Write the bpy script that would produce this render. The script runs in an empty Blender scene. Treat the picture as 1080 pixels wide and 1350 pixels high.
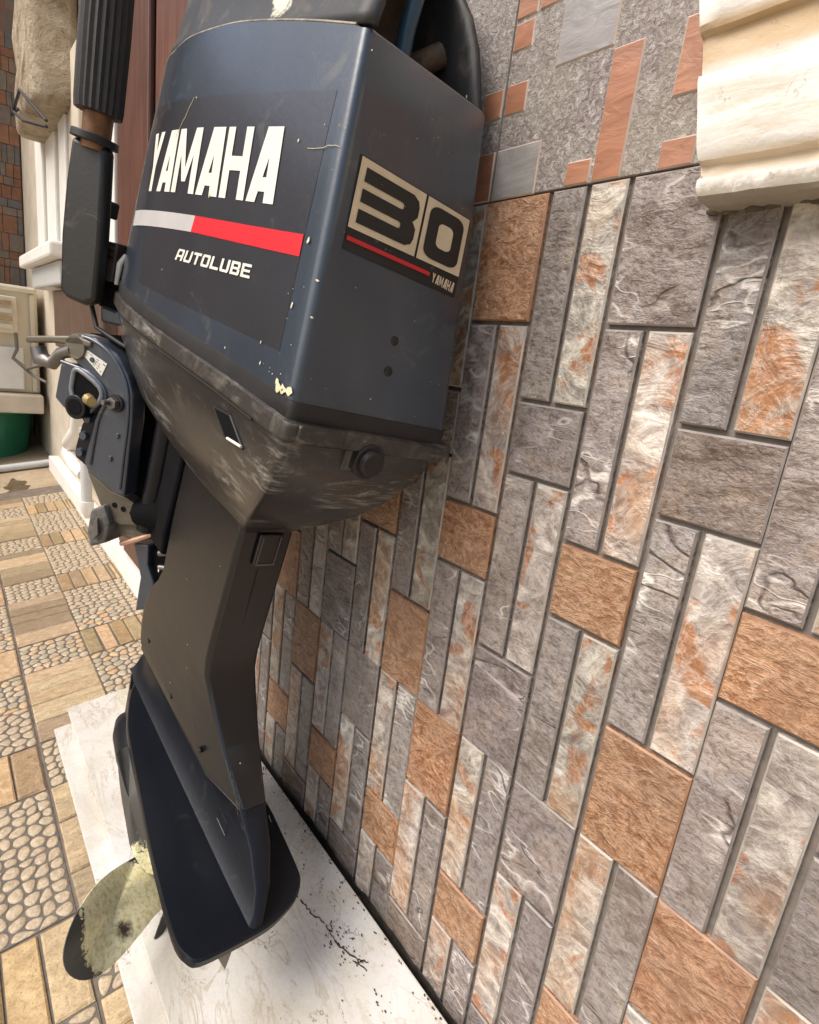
import bpy, bmesh, math, random
from mathutils import Vector, Matrix
R = random.Random(7)
PI = math.pi
rad = math.radians
sc = bpy.context.scene
ZH = 0.88                      # camera height above the world origin plane
# ------------------------------------------------------------------ camera
cam_d = bpy.data.cameras.new('camera')
cam = bpy.data.objects.new('camera', cam_d)
sc.collection.objects.link(cam)
cam_d.sensor_fit = 'HORIZONTAL'; cam_d.sensor_width = 36.0
cam_d.lens = 36.0*755/1080
cam_d.clip_start = 0.02; cam_d.clip_end = 400
_cr = ((0.61285, -0.271211, 0.742199), (0.780643, 0.062167, -0.621877), (0.122519, 0.96051, 0.249818))
cam.matrix_world = Matrix(((_cr[0][0], _cr[0][1], _cr[0][2], 0), (_cr[1][0], _cr[1][1], _cr[1][2], -0.46),
                           (_cr[2][0], _cr[2][1], _cr[2][2], ZH), (0, 0, 0, 1)))
sc.camera = cam
# ------------------------------------------------------------------ light
SUN_EL, SUN_AZ = rad(50), rad(258)       # azimuth measured from +X towards +Y
w = bpy.data.worlds.new('World'); sc.world = w; w.use_nodes = True
nt = w.node_tree; nt.nodes.clear()
sky = nt.nodes.new('ShaderNodeTexSky'); sky.sky_type = 'NISHITA'; sky.sun_disc = False
sky.sun_elevation = SUN_EL; sky.sun_rotation = rad(90)-SUN_AZ
sky.air_density = 1.0; sky.dust_density = 3.0; sky.ozone_density = 0.6
bgn = nt.nodes.new('ShaderNodeBackground'); bgn.inputs['Strength'].default_value = 0.095
won = nt.nodes.new('ShaderNodeOutputWorld')
hz = nt.nodes.new('ShaderNodeMix'); hz.data_type = 'RGBA'; hz.blend_type = 'MULTIPLY'; hz.inputs[0].default_value = 1.0   # thin warm overcast
hz.inputs[7].default_value = (1.0, 0.96, 0.91, 1); nt.links.new(sky.outputs[0], hz.inputs[6]); nt.links.new(hz.outputs[2], bgn.inputs[0]); nt.links.new(bgn.outputs[0], won.inputs[0])
sd = bpy.data.lights.new('sun', 'SUN'); sd.energy = 1.5; sd.angle = rad(38); sd.color = (1.0, 0.955, 0.90)
so = bpy.data.objects.new('sun', sd); sc.collection.objects.link(so)
sdir = Vector((math.cos(SUN_AZ)*math.cos(SUN_EL), math.sin(SUN_AZ)*math.cos(SUN_EL), math.sin(SUN_EL)))
so.rotation_euler = sdir.to_track_quat('Z', 'Y').to_euler(); so.location = sdir*6
vs = sc.view_settings
vs.view_transform = 'Standard'; vs.look = 'None'; vs.gamma = 1.0; vs.use_curve_mapping = False
vs.exposure = 1.12
sc.cycles.use_denoising = True
# ------------------------------------------------------------------ measured shapes (metres; motor in its own frame: x aft, y to port, z up)
PB=[(.248,.105),(.115,.107),(.02,.112),(-.109,.117),(-.2,.113),(-.262,.104),(-.325,.09),(-.37,.068),(-.395,.036),(-.402,0)]
PT=[(.206,.105,.288),(.122,.111,.295),(.028,.116,.300),(-.04,.118,.301),(-.139,.116,.298),(-.2,.111,.290),(-.25,.103,.284),(-.29,.083,.280),(-.315,.045,.279),(-.322,0,.279)]
def cowl_y(x,z):
    v=max(0,min(1,z/.29))
    P=[(b[0]*(1-v)+t[0]*v, b[1]*(1-v)+t[1]*v) for b,t in zip(PB,PT)]
    if x>=P[0][0]: return P[0][1]
    for (x0,y0),(x1,y1) in zip(P,P[1:]):
        if x1<=x<=x0: return y0+(y1-y0)*(x0-x)/(x0-x1)
    return 0
RL0,RR0,RL1,RR1=(.248,.105,0.),(.252,-.088,0.),(.206,.105,.288),(.165,-.075,.307)
def rear_x(y,z):
    # bilinear in (a,b)
    b=z/.29; b=max(-.2,min(1.1,b)); yl=RL0[1]*(1-b)+RL1[1]*b; yr=RR0[1]*(1-b)+RR1[1]*b
    a=(yl-y)/(yl-yr)
    return (RL0[0]*(1-a)+RR0[0]*a)*(1-b)+(RL1[0]*(1-a)+RR1[0]*a)*b
YAM = [(-0.205, 0.13), (0.1357, 0.151), (0.1265, 0.2146), (-0.208, 0.198)]
YAMmid = [(0.0105, 0.1415), (-0.0072, 0.2123)]
PANEL = [(-0.157, 0.0217), (-0.0361, 0.0237), (0.0981, 0.0311), (0.2064, 0.0361), (0.213, 0.0545), (0.1883, 0.2447), (0.1819, 0.2446), (0.0431, 0.2418), (-0.0611, 0.2374), (-0.178, 0.23), (-0.235, 0.229)]
ST_W = [(-0.262, 0.083), (-0.0196, 0.1034), (-0.016, 0.1206), (-0.262, 0.103)]
ST_R = [(-0.0196, 0.1034), (0.1991, 0.1165), (0.197, 0.1344), (-0.016, 0.1206)]
AUT = [(-0.0476, 0.069), (0.1245, 0.0828), (0.1242, 0.0956), (-0.0408, 0.082)]
CHIPS_S = [(0.2074, 0.1311), (0.2088, 0.0769), (0.1079, 0.011), (0.1813, 0.0173), (0.1735, 0.0347), (-0.0733, 0.2347), (0.0094, 0.1436), (0.153, 0.2045)]
R30 = [(0.0871, 0.1522), (-0.0665, 0.1552), (-0.0698, 0.2103), (0.086, 0.2063)]
R30B = [(0.0858, 0.1358), (-0.0639, 0.136), (-0.0665, 0.1552), (0.0871, 0.1522)]
R30div = [(0.0062, 0.2109), (0.008, 0.1555)]
three = [(0.0809, 0.2015), (0.0206, 0.1992), (0.0223, 0.1597), (0.0808, 0.1604), (0.0082, 0.1886)]
zero = [(-0.0105, 0.2038), (-0.0533, 0.2041), (-0.0562, 0.1676), (-0.012, 0.1684)]
REDL = [(0.0857, 0.1443), (-0.0223, 0.1458)]
SMY = [(-0.0264, 0.1399), (-0.0607, 0.1381), (-0.0618, 0.148), (-0.0264, 0.1484)]
RDOT = [(0.0066, 0.076), (0.0072, 0.0475), (-0.0511, 0.0995)]
CHIPS_R = [(0.1091, 0.2185), (0.1029, 0.0744), (0.1042, 0.1036), (0.1131, 0.0097), (-0.0316, 0.306)]
PLATE = [(-0.157, -0.0079), (-0.1084, 0.0255), (-0.0382, 0.0512), (0.0214, 0.0623), (0.0857, 0.0712), (0.1703, 0.0835), (0.2275, 0.0901), (0.2746, 0.0945), (0.3132, 0.0962), (0.3324, 0.0908), (0.3429, 0.0798), (0.3453, 0.0428), (0.3446, -0.0061), (0.3371, -0.0363), (0.3279, -0.0576), (0.3122, -0.0726), (0.291, -0.0787), (0.2043, -0.0866)]
B_main = [(0.1495, -0.0883), (0.1227, -0.0857), (0.084, -0.0961), (0.0592, -0.1174), (0.0442, -0.1426), (0.0356, -0.1881), (0.0305, -0.2429), (0.024, -0.306), (0.0437, -0.3078), (0.098, -0.2907), (0.1063, -0.2782), (0.0998, -0.2084), (0.0914, -0.1729), (0.0982, -0.1535), (0.1168, -0.1436), (0.1466, -0.1331), (0.1592, -0.1258)]
B_flange = [(0.1013, -0.1912), (0.0951, -0.2077), (0.1062, -0.2909), (0.1315, -0.2826), (0.1334, -0.2647), (0.1289, -0.2262), (0.1189, -0.2031)]
B_holes = [(0.1187, -0.2127), (0.1204, -0.2416), (0.122, -0.2711)]
B_frame = [(0.1732, -0.1429), (0.1589, -0.1365), (0.1062, -0.1504), (0.0967, -0.1637), (0.0969, -0.1833), (0.1079, -0.1988), (0.1281, -0.2117), (0.1574, -0.2081), (0.1748, -0.1985)]
B_hollow = [(0.1458, -0.1459), (0.1372, -0.1403), (0.098, -0.1527), (0.092, -0.1695), (0.1068, -0.1849), (0.1419, -0.1827)]
B_tube = [(0.1271, -0.1952)]
B_nut = [(0.0673, -0.1666), (0.0788, -0.1674)]
B_boss = [(0.151, -0.1098)]
B_hand = [(0.2382, -0.1269), (0.1589, -0.0974)]
B_label = [(0.1372, -0.1166), (0.1308, -0.1073), (0.0943, -0.115), (0.1003, -0.1362)]
B_low = [(0.1146, -0.3013), (0.0621, -0.3175), (0.0385, -0.317), (0.0081, -0.3218), (-0.0198, -0.3289), (-0.018, -0.3465), (0.0365, -0.3681), (0.0673, -0.3647)]
B_anode = [(0.0851, -0.3586), (0.0636, -0.3394), (0.0461, -0.3667), (0.0462, -0.4025), (0.0741, -0.4227), (0.0849, -0.3985)]
B_rod = [(0.0327, -0.4044), (-0.0313, -0.3549)]
B_blue = [(0.0188, -0.4013), (-0.0095, -0.3913), (-0.0165, -0.4284), (-0.0356, -0.4576), (-0.039, -0.506), (-0.0116, -0.5244), (-0.0073, -0.4557)]
B_link = [(0.0582, -0.3779), (0.0402, -0.3555), (0.01, -0.3563), (-0.02, -0.3572), (0.0172, -0.3915), (0.0401, -0.3916)]
B_void = [(0.1526, -0.0998), (0.1106, -0.1069), (0.087, -0.1358), (0.059, -0.183), (0.0156, -0.2254), (-0.0245, -0.2522), (-0.0308, -0.3137), (-0.0273, -0.3615), (-0.0055, -0.3788), (0.031, -0.3466), (0.0626, -0.3429), (0.0711, -0.2617), (0.0818, -0.1723), (0.1201, -0.1166)]
B_strut = [(0.1677, -0.0915), (0.105, -0.0741), (0.0937, -0.1072), (0.1079, -0.1064), (0.149, -0.0994)]
B_rib = [(0.157, -0.125), (0.1448, -0.0936), (0.118, -0.091), (0.089, -0.1002), (0.0642, -0.1216), (0.0505, -0.1474), (0.0425, -0.1907), (0.0388, -0.2397), (0.0337, -0.2966)]
B_rib2 = [(0.1724, -0.1402), (0.125, -0.1395), (0.0932, -0.1528), (0.0863, -0.1733), (0.0937, -0.206), (0.0937, -0.2781)]
T_grip = [(0.2323, 0.3726), (0.1624, 0.3877), (0.1565, 0.3405), (0.1462, 0.1988), (0.1677, 0.1966), (0.2155, 0.2006), (0.2232, 0.3252)]
T_gripax = [(0.197, 0.3803), (0.181, 0.2014)]
T_neck = [(0.1802, 0.2035), (0.1782, 0.1683)]
T_coll = [(0.2153, 0.179), (0.1512, 0.1758), (0.1517, 0.1662), (0.2145, 0.1678)]
T_arm = [(0.2129, 0.1663), (0.1567, 0.1667), (0.1482, 0.1067), (0.1394, 0.0376), (0.1339, -0.0363), (0.152, -0.047), (0.1846, -0.0469), (0.197, -0.0387), (0.2077, 0.0372), (0.2125, 0.1077)]
S_box1 = [(0.1711, 0.0474), (0.1371, 0.0516), (0.1361, -0.0043), (0.1682, -0.0081)]
S_box2 = [(0.1682, -0.0081), (0.1361, -0.0043), (0.1203, -0.0342), (0.1268, -0.0491), (0.158, -0.0459)]
S_box3 = [(0.1497, -0.0418), (0.1168, -0.042), (0.1047, -0.0608), (0.1445, -0.0678)]
plug = [(0.1782, 0.1027), (0.1598, 0.103), (0.1603, 0.0797), (0.1738, 0.0809)]
BL1 = [(0.09, 0.0498, -0.7804), (0.12, 0.0957, -0.7463), (0.15, 0.1311, -0.722), (0.19, 0.164, -0.7023), (0.22, 0.1812, -0.7049), (0.23, 0.1771, -0.7328), (0.235, 0.1599, -0.7586), (0.235, 0.1376, -0.7701), (0.225, 0.1099, -0.7745), (0.21, 0.0828, -0.7737), (0.19, 0.0542, -0.7792), (0.16, 0.0209, -0.7989), (0.09, 0.0204, -0.7849)]
BL2 = [(-0.01, 0.0485, -0.6255), (-0.01, 0.0625, -0.6226), (0.0, 0.0727, -0.6376), (0.0, 0.0683, -0.6703), (0.03, 0.0668, -0.7007), (0.06, 0.0612, -0.7368), (0.1, 0.0595, -0.7547), (0.13, 0.0343, -0.7787), (0.11, 0.0307, -0.7068), (0.05, 0.0383, -0.6262)]
BL3 = [(0.19, 0.0424, -0.8411), (0.19, 0.0337, -0.8633), (0.18, -0.0033, -0.9047), (0.16, -0.0212, -0.8987), (0.17, 0.0219, -0.8103), (0.18, 0.0341, -0.8222)]
WIN = [(0.101, -0.0615), (0.1493, -0.0554), (0.1835, -0.0718), (0.1351, -0.0827)]
MOTOR_M = ([[0.92897, -0.069712, 0.186158], [0.046922, 0.941426, 0.118388], [-0.193165, -0.106573, 0.924029]], [-0.67114, -0.14971, -0.00837])
B_dir = (0.8251134982782952, 0.5649670034249379)

# ------------------------------------------------------------------ mesh helpers
class MB:
    def __init__(s): s.v = []; s.f = []; s.m = []; s.mi = 0
    def add(s, vs_, fs):
        n = len(s.v); s.v += [tuple(q) for q in vs_]; s.f += [tuple(i+n for i in f) for f in fs]; s.m += [s.mi]*len(fs)
    def box(s, a, b):
        x0, y0, z0 = a; x1, y1, z1 = b
        s.add([(x0,y0,z0),(x1,y0,z0),(x1,y1,z0),(x0,y1,z0),(x0,y0,z1),(x1,y0,z1),(x1,y1,z1),(x0,y1,z1)],
              [(0,3,2,1),(4,5,6,7),(0,1,5,4),(1,2,6,5),(2,3,7,6),(3,0,4,7)])
    def loft(s, rings, cap0=True, cap1=True, closed=True):
        n = len(rings[0]); vs_ = [q for r in rings for q in r]; fs = []
        for i in range(len(rings)-1):
            for j in range(n if closed else n-1):
                k = (j+1) % n
                fs.append((i*n+j, i*n+k, (i+1)*n+k, (i+1)*n+j))
        if cap0: fs.append(tuple(reversed(range(n))))
        if cap1: fs.append(tuple((len(rings)-1)*n+j for j in range(n)))
        s.add(vs_, fs)
    def prism(s, pts, f0, f1):      # pts 2D, f0/f1 map (a,b)->3D on either face
        s.loft([[f0(*p) for p in pts], [f1(*p) for p in pts]])
    def tube(s, path, r, n=10, cap=True):
        P = [Vector(p) for p in path]; rr = r if isinstance(r, (list, tuple)) else [r]*len(P); rings = []; up = None
        for i, p in enumerate(P):
            d = ((P[i+1]-p) if i == 0 else (p-P[i-1]) if i == len(P)-1 else (P[i+1]-P[i-1])).normalized()
            a = d.orthogonal() if up is None else (up-d*up.dot(d))
            a.normalize(); up = a; b = d.cross(a)
            rings.append([p+(a*math.cos(2*PI*k/n)+b*math.sin(2*PI*k/n))*rr[i] for k in range(n)])
        s.loft(rings, cap, cap)
    def build(s, name, mat, parent=None, smooth=None, bevel=0, seg=2, loc=None, subd=0, **props):
        me = bpy.data.meshes.new(name); me.from_pydata(s.v, [], s.f)
        for mm in (mat if isinstance(mat, (list, tuple)) else [mat]): me.materials.append(mm)
        if any(s.m): me.polygons.foreach_set('material_index', s.m)
        bm = bmesh.new(); bm.from_mesh(me); bmesh.ops.remove_doubles(bm, verts=bm.verts, dist=1e-6)
        bmesh.ops.recalc_face_normals(bm, faces=bm.faces); bm.to_mesh(me); bm.free()
        o = bpy.data.objects.new(name, me); sc.collection.objects.link(o)
        if parent: o.parent = parent
        if loc: o.location = loc
        if bevel:
            b = o.modifiers.new('bevel', 'BEVEL'); b.width = bevel; b.segments = seg; b.limit_method = 'ANGLE'; b.angle_limit = rad(32)
            b.harden_normals = False
        if subd:
            q = o.modifiers.new('sub', 'SUBSURF'); q.levels = subd; q.render_levels = subd
        if smooth:
            me.polygons.foreach_set('use_smooth', [True]*len(me.polygons))
            if smooth < 180:
                try: me.set_sharp_from_angle(angle=rad(smooth))
                except Exception: pass
        for k, v in props.items(): o[k] = v
        return o
def empty(name, **props):
    o = bpy.data.objects.new(name, None); o.empty_display_size = .05; sc.collection.objects.link(o)
    for k, v in props.items(): o[k] = v
    return o
def thing(o, label, cat, group=None):
    o['label'] = label; o['category'] = cat
    if group: o['group'] = group
    return o

# ------------------------------------------------------------------ material helpers
class NT:
    def __init__(s, name):
        s.mat = bpy.data.materials.new(name); s.mat.use_nodes = True; s.t = s.mat.node_tree; s.N = s.t.nodes; s.L = s.t.links
        s.N.clear(); s.out = s.N.new('ShaderNodeOutputMaterial'); s.b = s.N.new('ShaderNodeBsdfPrincipled'); s.L.new(s.b.outputs[0], s.out.inputs[0])
        s._pos = None
    def set(s, sock, v):
        if isinstance(v, bpy.types.NodeSocket): s.L.new(v, sock)
        elif isinstance(v, (tuple, list)) and len(v) == 3 and sock.type == 'RGBA': sock.default_value = (*v, 1)
        else: sock.default_value = v
    def pos(s, rnd=0, obj=False):
        n = s.N.new('ShaderNodeTexCoord') if obj else s.N.new('ShaderNodeNewGeometry')
        v = n.outputs['Object'] if obj else n.outputs['Position']
        if rnd:
            oi = s.N.new('ShaderNodeObjectInfo'); m = s.N.new('ShaderNodeVectorMath'); m.operation = 'SCALE'
            m.inputs[0].default_value = (rnd, rnd*.7, rnd*1.3); s.L.new(oi.outputs['Random'], m.inputs['Scale'])
            a = s.N.new('ShaderNodeVectorMath'); s.L.new(v, a.inputs[0]); s.L.new(m.outputs[0], a.inputs[1]); v = a.outputs[0]
        return v
    def map(s, v, rot=(0,0,0), scale=(1,1,1)):
        m = s.N.new('ShaderNodeMapping'); m.inputs['Rotation'].default_value = rot; m.inputs['Scale'].default_value = scale
        s.L.new(v, m.inputs[0]); return m.outputs[0]
    def noise(s, v, scale, detail=4, rough=.55, dist=0.):
        n = s.N.new('ShaderNodeTexNoise'); s.L.new(v, n.inputs['Vector']); n.inputs['Scale'].default_value = scale
        n.inputs['Detail'].default_value = detail; n.inputs['Roughness'].default_value = rough; n.inputs['Distortion'].default_value = dist
        return n.outputs['Fac']
    def vor(s, v, scale, feat='F1', rnd=1.0):
        n = s.N.new('ShaderNodeTexVoronoi'); n.feature = feat; s.L.new(v, n.inputs['Vector']); n.inputs['Scale'].default_value = scale
        n.inputs['Randomness'].default_value = rnd
        return n.outputs['Distance']
    def ramp(s, f, stops, interp='LINEAR'):
        n = s.N.new('ShaderNodeValToRGB'); cr = n.color_ramp; cr.interpolation = interp
        while len(cr.elements) < len(stops): cr.elements.new(.5)
        for e, (p, c) in zip(cr.elements, stops):
            e.position = p; e.color = (c, c, c, 1) if not isinstance(c, (tuple, list)) else (*c, 1)
        s.L.new(f, n.inputs[0]); return n.outputs[0]
    def mix(s, f, a, b, mode='MIX'):
        n = s.N.new('ShaderNodeMix'); n.data_type = 'RGBA'; n.blend_type = mode
        s.set(n.inputs[0], f); s.set(n.inputs[6], a); s.set(n.inputs[7], b); return n.outputs[2]
    def math(s, op, a, b=0., c=None):
        n = s.N.new('ShaderNodeMath'); n.operation = op; s.set(n.inputs[0], a); s.set(n.inputs[1], b)
        if c is not None: s.set(n.inputs[2], c)
        return n.outputs[0]
    def vein(s, f, w=.02, c=.5):            # thin contour lines of a noise
        d = s.math('ABSOLUTE', s.math('SUBTRACT', f, c)); return s.ramp(d, [(0, 1.), (w, 0.)])
    def objcol(s, col, amt=1.0):
        oi = s.N.new('ShaderNodeObjectInfo'); return s.mix(amt, col, oi.outputs['Color'], 'MULTIPLY')
    def bump(s, h, dist=.002, strength=1., nrm=None):
        n = s.N.new('ShaderNodeBump'); n.inputs['Strength'].default_value = strength; n.inputs['Distance'].default_value = dist
        s.L.new(h, n.inputs['Height'])
        if nrm: s.L.new(nrm, n.inputs['Normal'])
        return n.outputs[0]
    def fin(s, col, rough=.6, nrm=None, metal=0., spec=.5, coat=0., coatr=.2):
        s.set(s.b.inputs['Base Color'], col); s.set(s.b.inputs['Roughness'], rough); s.set(s.b.inputs['Metallic'], metal)
        s.set(s.b.inputs['Specular IOR Level'], spec); s.set(s.b.inputs['Coat Weight'], coat); s.set(s.b.inputs['Coat Roughness'], coatr)
        if nrm: s.L.new(nrm, s.b.inputs['Normal'])
        return s.mat
def plain(name, col, rough=.5, metal=0., spec=.5, var=.15, sc_=30, bump=.0003):
    t = NT(name); p = t.pos(); n = t.noise(p, sc_, 5, .6)
    c = t.mix(t.ramp(n, [(.3, 0.), (.7, 1.)]), tuple(x*(1-var) for x in col), tuple(min(1, x*(1+var)) for x in col))
    n2 = t.noise(p, 260, 3)
    return t.fin(c, t.math('ADD', rough-.06, t.math('MULTIPLY', n, .12)), t.bump(n2, bump, .5), metal, spec)

# --- wall stone
def ridged(t, n):       # bright crest lines where a noise crosses its middle
    return t.math('SUBTRACT', 1., t.math('MINIMUM', 1., t.math('MULTIPLY', t.math('ABSOLUTE', t.math('SUBTRACT', n, .5)), 7.)))
def m_slate():
    t = NT('slate_stone'); p = t.pos(23)
    q = t.map(p, (0, rad(42), 0), (1, 1, 2.0))
    w_ = t.N.new('ShaderNodeVectorMath'); w_.operation = 'ADD'; nc = t.N.new('ShaderNodeTexNoise'); nc.inputs['Scale'].default_value = 30; nc.inputs['Detail'].default_value = 3; t.L.new(p, nc.inputs['Vector'])
    s3 = t.N.new('ShaderNodeVectorMath'); s3.operation = 'SCALE'; s3.inputs['Scale'].default_value = .035; t.L.new(nc.outputs['Color'], s3.inputs[0]); t.L.new(q, w_.inputs[0]); t.L.new(s3.outputs[0], w_.inputs[1])
    facet = t.vor(w_.outputs[0], 24); big = t.noise(q, 9, 4, .6, .4); fine = t.noise(p, 170, 4, .68); tone = t.noise(p, 17, 5, .65, .5)
    r2 = ridged(t, t.noise(q, 58, 4, .65, .4))
    v1 = t.math('MAXIMUM', t.vein(t.noise(q, 8, 3, .5, .30), .017, .5), t.vein(t.noise(t.map(p, (0, rad(62), 0), (1,1,2.4)), 9, 3, .5, .3), .013, .46))
    msk = t.ramp(t.noise(p, 13, 2), [(.47, 0.), (.62, 1.)]); ve = t.math('MULTIPLY', v1, msk)
    c = t.ramp(tone, [(.32, (.105,.075,.060)), (.43, (.185,.150,.132)), (.53, (.240,.212,.202)), (.62, (.265,.21,.170)), (.74, (.38,.34,.31))])
    c = t.mix(t.math('MULTIPLY', t.math('POWER', r2, 2.), .28), c, (.46, .415, .38))
    c = t.mix(t.ramp(facet, [(.05, .35), (.35, 0.)]), c, (.42, .385, .355))
    c = t.mix(t.ramp(fine, [(.38, .55), (.49, 0.)]), c, (.085, .066, .058))
    c = t.mix(t.math('MULTIPLY', ve, .8), c, (.68, .64, .59))
    dk = t.math('MULTIPLY', t.vein(t.noise(q, 6, 3, .55, .7), .016, .56), t.ramp(t.noise(p, 13, 2), [(.50, 0.), (.60, 1.)])); c = t.mix(t.math('MULTIPLY', dk, .75), c, (.065, .045, .038)); c = t.objcol(c)
    h = t.math('ADD', t.math('MULTIPLY', big, 2.4), t.math('ADD', t.math('MULTIPLY', facet, -.9), t.math('MULTIPLY', r2, .14)))
    h = t.math('ADD', h, t.math('ADD', t.math('MULTIPLY', ve, .25), t.math('SUBTRACT', t.math('MULTIPLY', fine, .42), t.math('MULTIPLY', dk, .5))))
    return t.fin(c, t.math('ADD', .30, t.math('MULTIPLY', fine, .25)), t.bump(h, .0045, .85), spec=.5)
def m_cream():
    t = NT('veined_cream_stone'); p = t.pos(31)
    q = t.map(p, (0, rad(-18), 0), (1.3, 1, 1.2)); big = t.noise(q, 16, 4, .55, 1.2); fine = t.noise(p, 170, 4, .65)
    wav = t.noise(t.map(p, (0, rad(14), 0), (1.0, 1, 1.5)), 21, 5, .6, 1.6); r1 = ridged(t, t.noise(q, 34, 4, .6, .8))
    c = t.ramp(wav, [(.28, (.15,.128,.115)), (.42, (.26,.225,.20)), (.52, (.38,.335,.29)), (.64, (.58,.535,.475)), (.8, (.70,.665,.60))])
    o = t.math('ADD', t.noise(p, 20, 3, .5, .8), t.math('MULTIPLY', t.math('SUBTRACT', t.noise(p, 90, 4, .7), .5), .09))
    om = t.ramp(o, [(.535, 0.), (.60, .92)])
    c = t.mix(om, c, t.ramp(t.noise(p, 70, 5, .7), [(.3, (.17,.06,.024)), (.5, (.33,.135,.055)), (.7, (.48,.25,.12))]))
    low = t.ramp(t.noise(p, 7, 2), [(.50, 0.), (.64, .75)])
    c = t.mix(low, c, t.ramp(wav, [(.3, (.22,.10,.045)), (.5, (.36,.195,.10)), (.7, (.52,.37,.25))]))
    c = t.mix(t.math('MULTIPLY', t.math('POWER', r1, 3.), .25), c, (.80, .77, .70))
    c = t.mix(t.ramp(fine, [(.36, .3), (.46, 0.)]), c, (.16, .12, .09)); c = t.objcol(c)
    h = t.math('ADD', t.math('MULTIPLY', wav, 1.5), t.math('ADD', t.math('MULTIPLY', big, 1.6), t.math('MULTIPLY', fine, .12)))
    h = t.math('ADD', h, t.math('MULTIPLY', r1, .16))
    return t.fin(c, t.math('ADD', .30, t.math('MULTIPLY', fine, .25)), t.bump(h, .0050, .7), spec=.5)
def m_rust():
    t = NT('rust_orange_stone'); p = t.pos(41)
    q = t.map(p, (0, rad(40), 0), (1, 1, 2.0)); big = t.noise(q, 18, 6, .65, 1.0); fine = t.noise(p, 190, 6, .75); mid = t.noise(p, 75, 5, .7, .6)
    c = t.ramp(mid, [(.28, (.24,.098,.042)), (.48, (.40,.185,.085)), (.62, (.50,.26,.135)), (.8, (.64,.40,.25))])
    c = t.mix(t.ramp(fine, [(.38, .8), (.50, 0.)]), c, (.17, .06, .025)); c = t.mix(t.ramp(fine, [(.55, 0.), (.66, .6)]), c, (.78, .55, .38))
    c = t.mix(t.ramp(t.noise(p, 12, 3), [(.4, 0.), (.7, .5)]), c, (.42, .29, .20)); c = t.mix(t.ramp(t.noise(p, 26, 4, .6), [(.55, 0.), (.68, .6)]), c, (.21, .085, .035))
    v1 = t.math('MULTIPLY', t.vein(t.noise(q, 10, 3, .5, 1.3), .012, .5), t.ramp(t.noise(p, 18, 2), [(.45, 0.), (.6, 1.)]))
    c = t.mix(t.math('MULTIPLY', v1, .5), c, (.78, .58, .42)); c = t.mix(t.ramp(t.noise(p, 6, 3), [(.42, 0.), (.62, .45)]), c, (.30, .165, .095)); c = t.objcol(c)
    r1 = ridged(t, t.noise(q, 30, 4, .62, .7)); c = t.mix(t.math('MULTIPLY', t.math('POWER', r1, 3.), .35), c, (.74, .52, .35))
    h = t.math('ADD', t.math('ADD', t.math('MULTIPLY', big, 1.6), t.math('MULTIPLY', r1, .35)), t.math('ADD', t.math('MULTIPLY', mid, .9), t.math('MULTIPLY', fine, .6)))
    h = t.math('ADD', h, t.math('MULTIPLY', v1, .35))
    return t.fin(c, t.math('ADD', .42, t.math('MULTIPLY', fine, .25)), t.bump(h, .005, .85), spec=.4)
def m_speckle():
    t = NT('speckled_grey_stone'); p = t.pos()
    f = t.noise(p, 330, 4, .7, .6); g = t.noise(p, 150, 5, .7, 1.0); b = t.noise(p, 9, 4, .6)
    c = t.ramp(g, [(.33, (.12,.088,.082)), (.46, (.25,.205,.195)), (.57, (.38,.335,.32)), (.70, (.66,.62,.59))])
    c = t.mix(t.ramp(f, [(.38, .7), (.48, 0.)]), c, (.12, .095, .085))
    c = t.mix(t.ramp(b, [(.35, 0.), (.7, .5)]), c, (.36, .33, .26))
    return t.fin(c, .45, t.bump(t.math('ADD', g, t.math('MULTIPLY', f, .4)), .004, .8), spec=.45)
def m_smooth(name, col):
    t = NT(name); p = t.pos(13); b = t.noise(t.map(p, (0, rad(30), 0), (1,1,3)), 26, 5, .6, 1.); f = t.noise(p, 240, 3)
    c = t.mix(t.ramp(b, [(.3, 0.), (.7, 1.)]), tuple(x*.82 for x in col), tuple(min(1, x*1.15) for x in col))
    c = t.mix(t.ramp(t.noise(p, 60, 5, .7), [(.63, 0.), (.7, .5)]), c, tuple(x*.45 for x in col)); c = t.objcol(c)
    return t.fin(c, .4, t.bump(t.math('ADD', b, t.math('MULTIPLY', f, .12)), .002, .5), spec=.45)
SLATE, CREAM, RUST, SPECK = m_slate(), m_cream(), m_rust(), m_speckle()
TERRA = m_smooth('terracotta_smooth', (.36, .165, .095)); GREYS = m_smooth('grey_smooth', (.285, .275, .265))
GROUT = plain('dark_grout', (.17, .148, .13), .8, var=.25, sc_=90, bump=.0008)
TRIM = plain('raised_edge', (.46, .36, .29), .5)
EDGE = {'slate_stone': plain('pale_slate_edge', (.25,.22,.20), .45, var=.3, sc_=60), 'veined_cream_stone': plain('pale_cream_edge', (.38,.345,.30), .45, var=.25, sc_=60), 'rust_orange_stone': plain('pale_rust_edge', (.31,.16,.085), .45, var=.3, sc_=60), 'speckled_grey_stone': GROUT}

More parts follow.
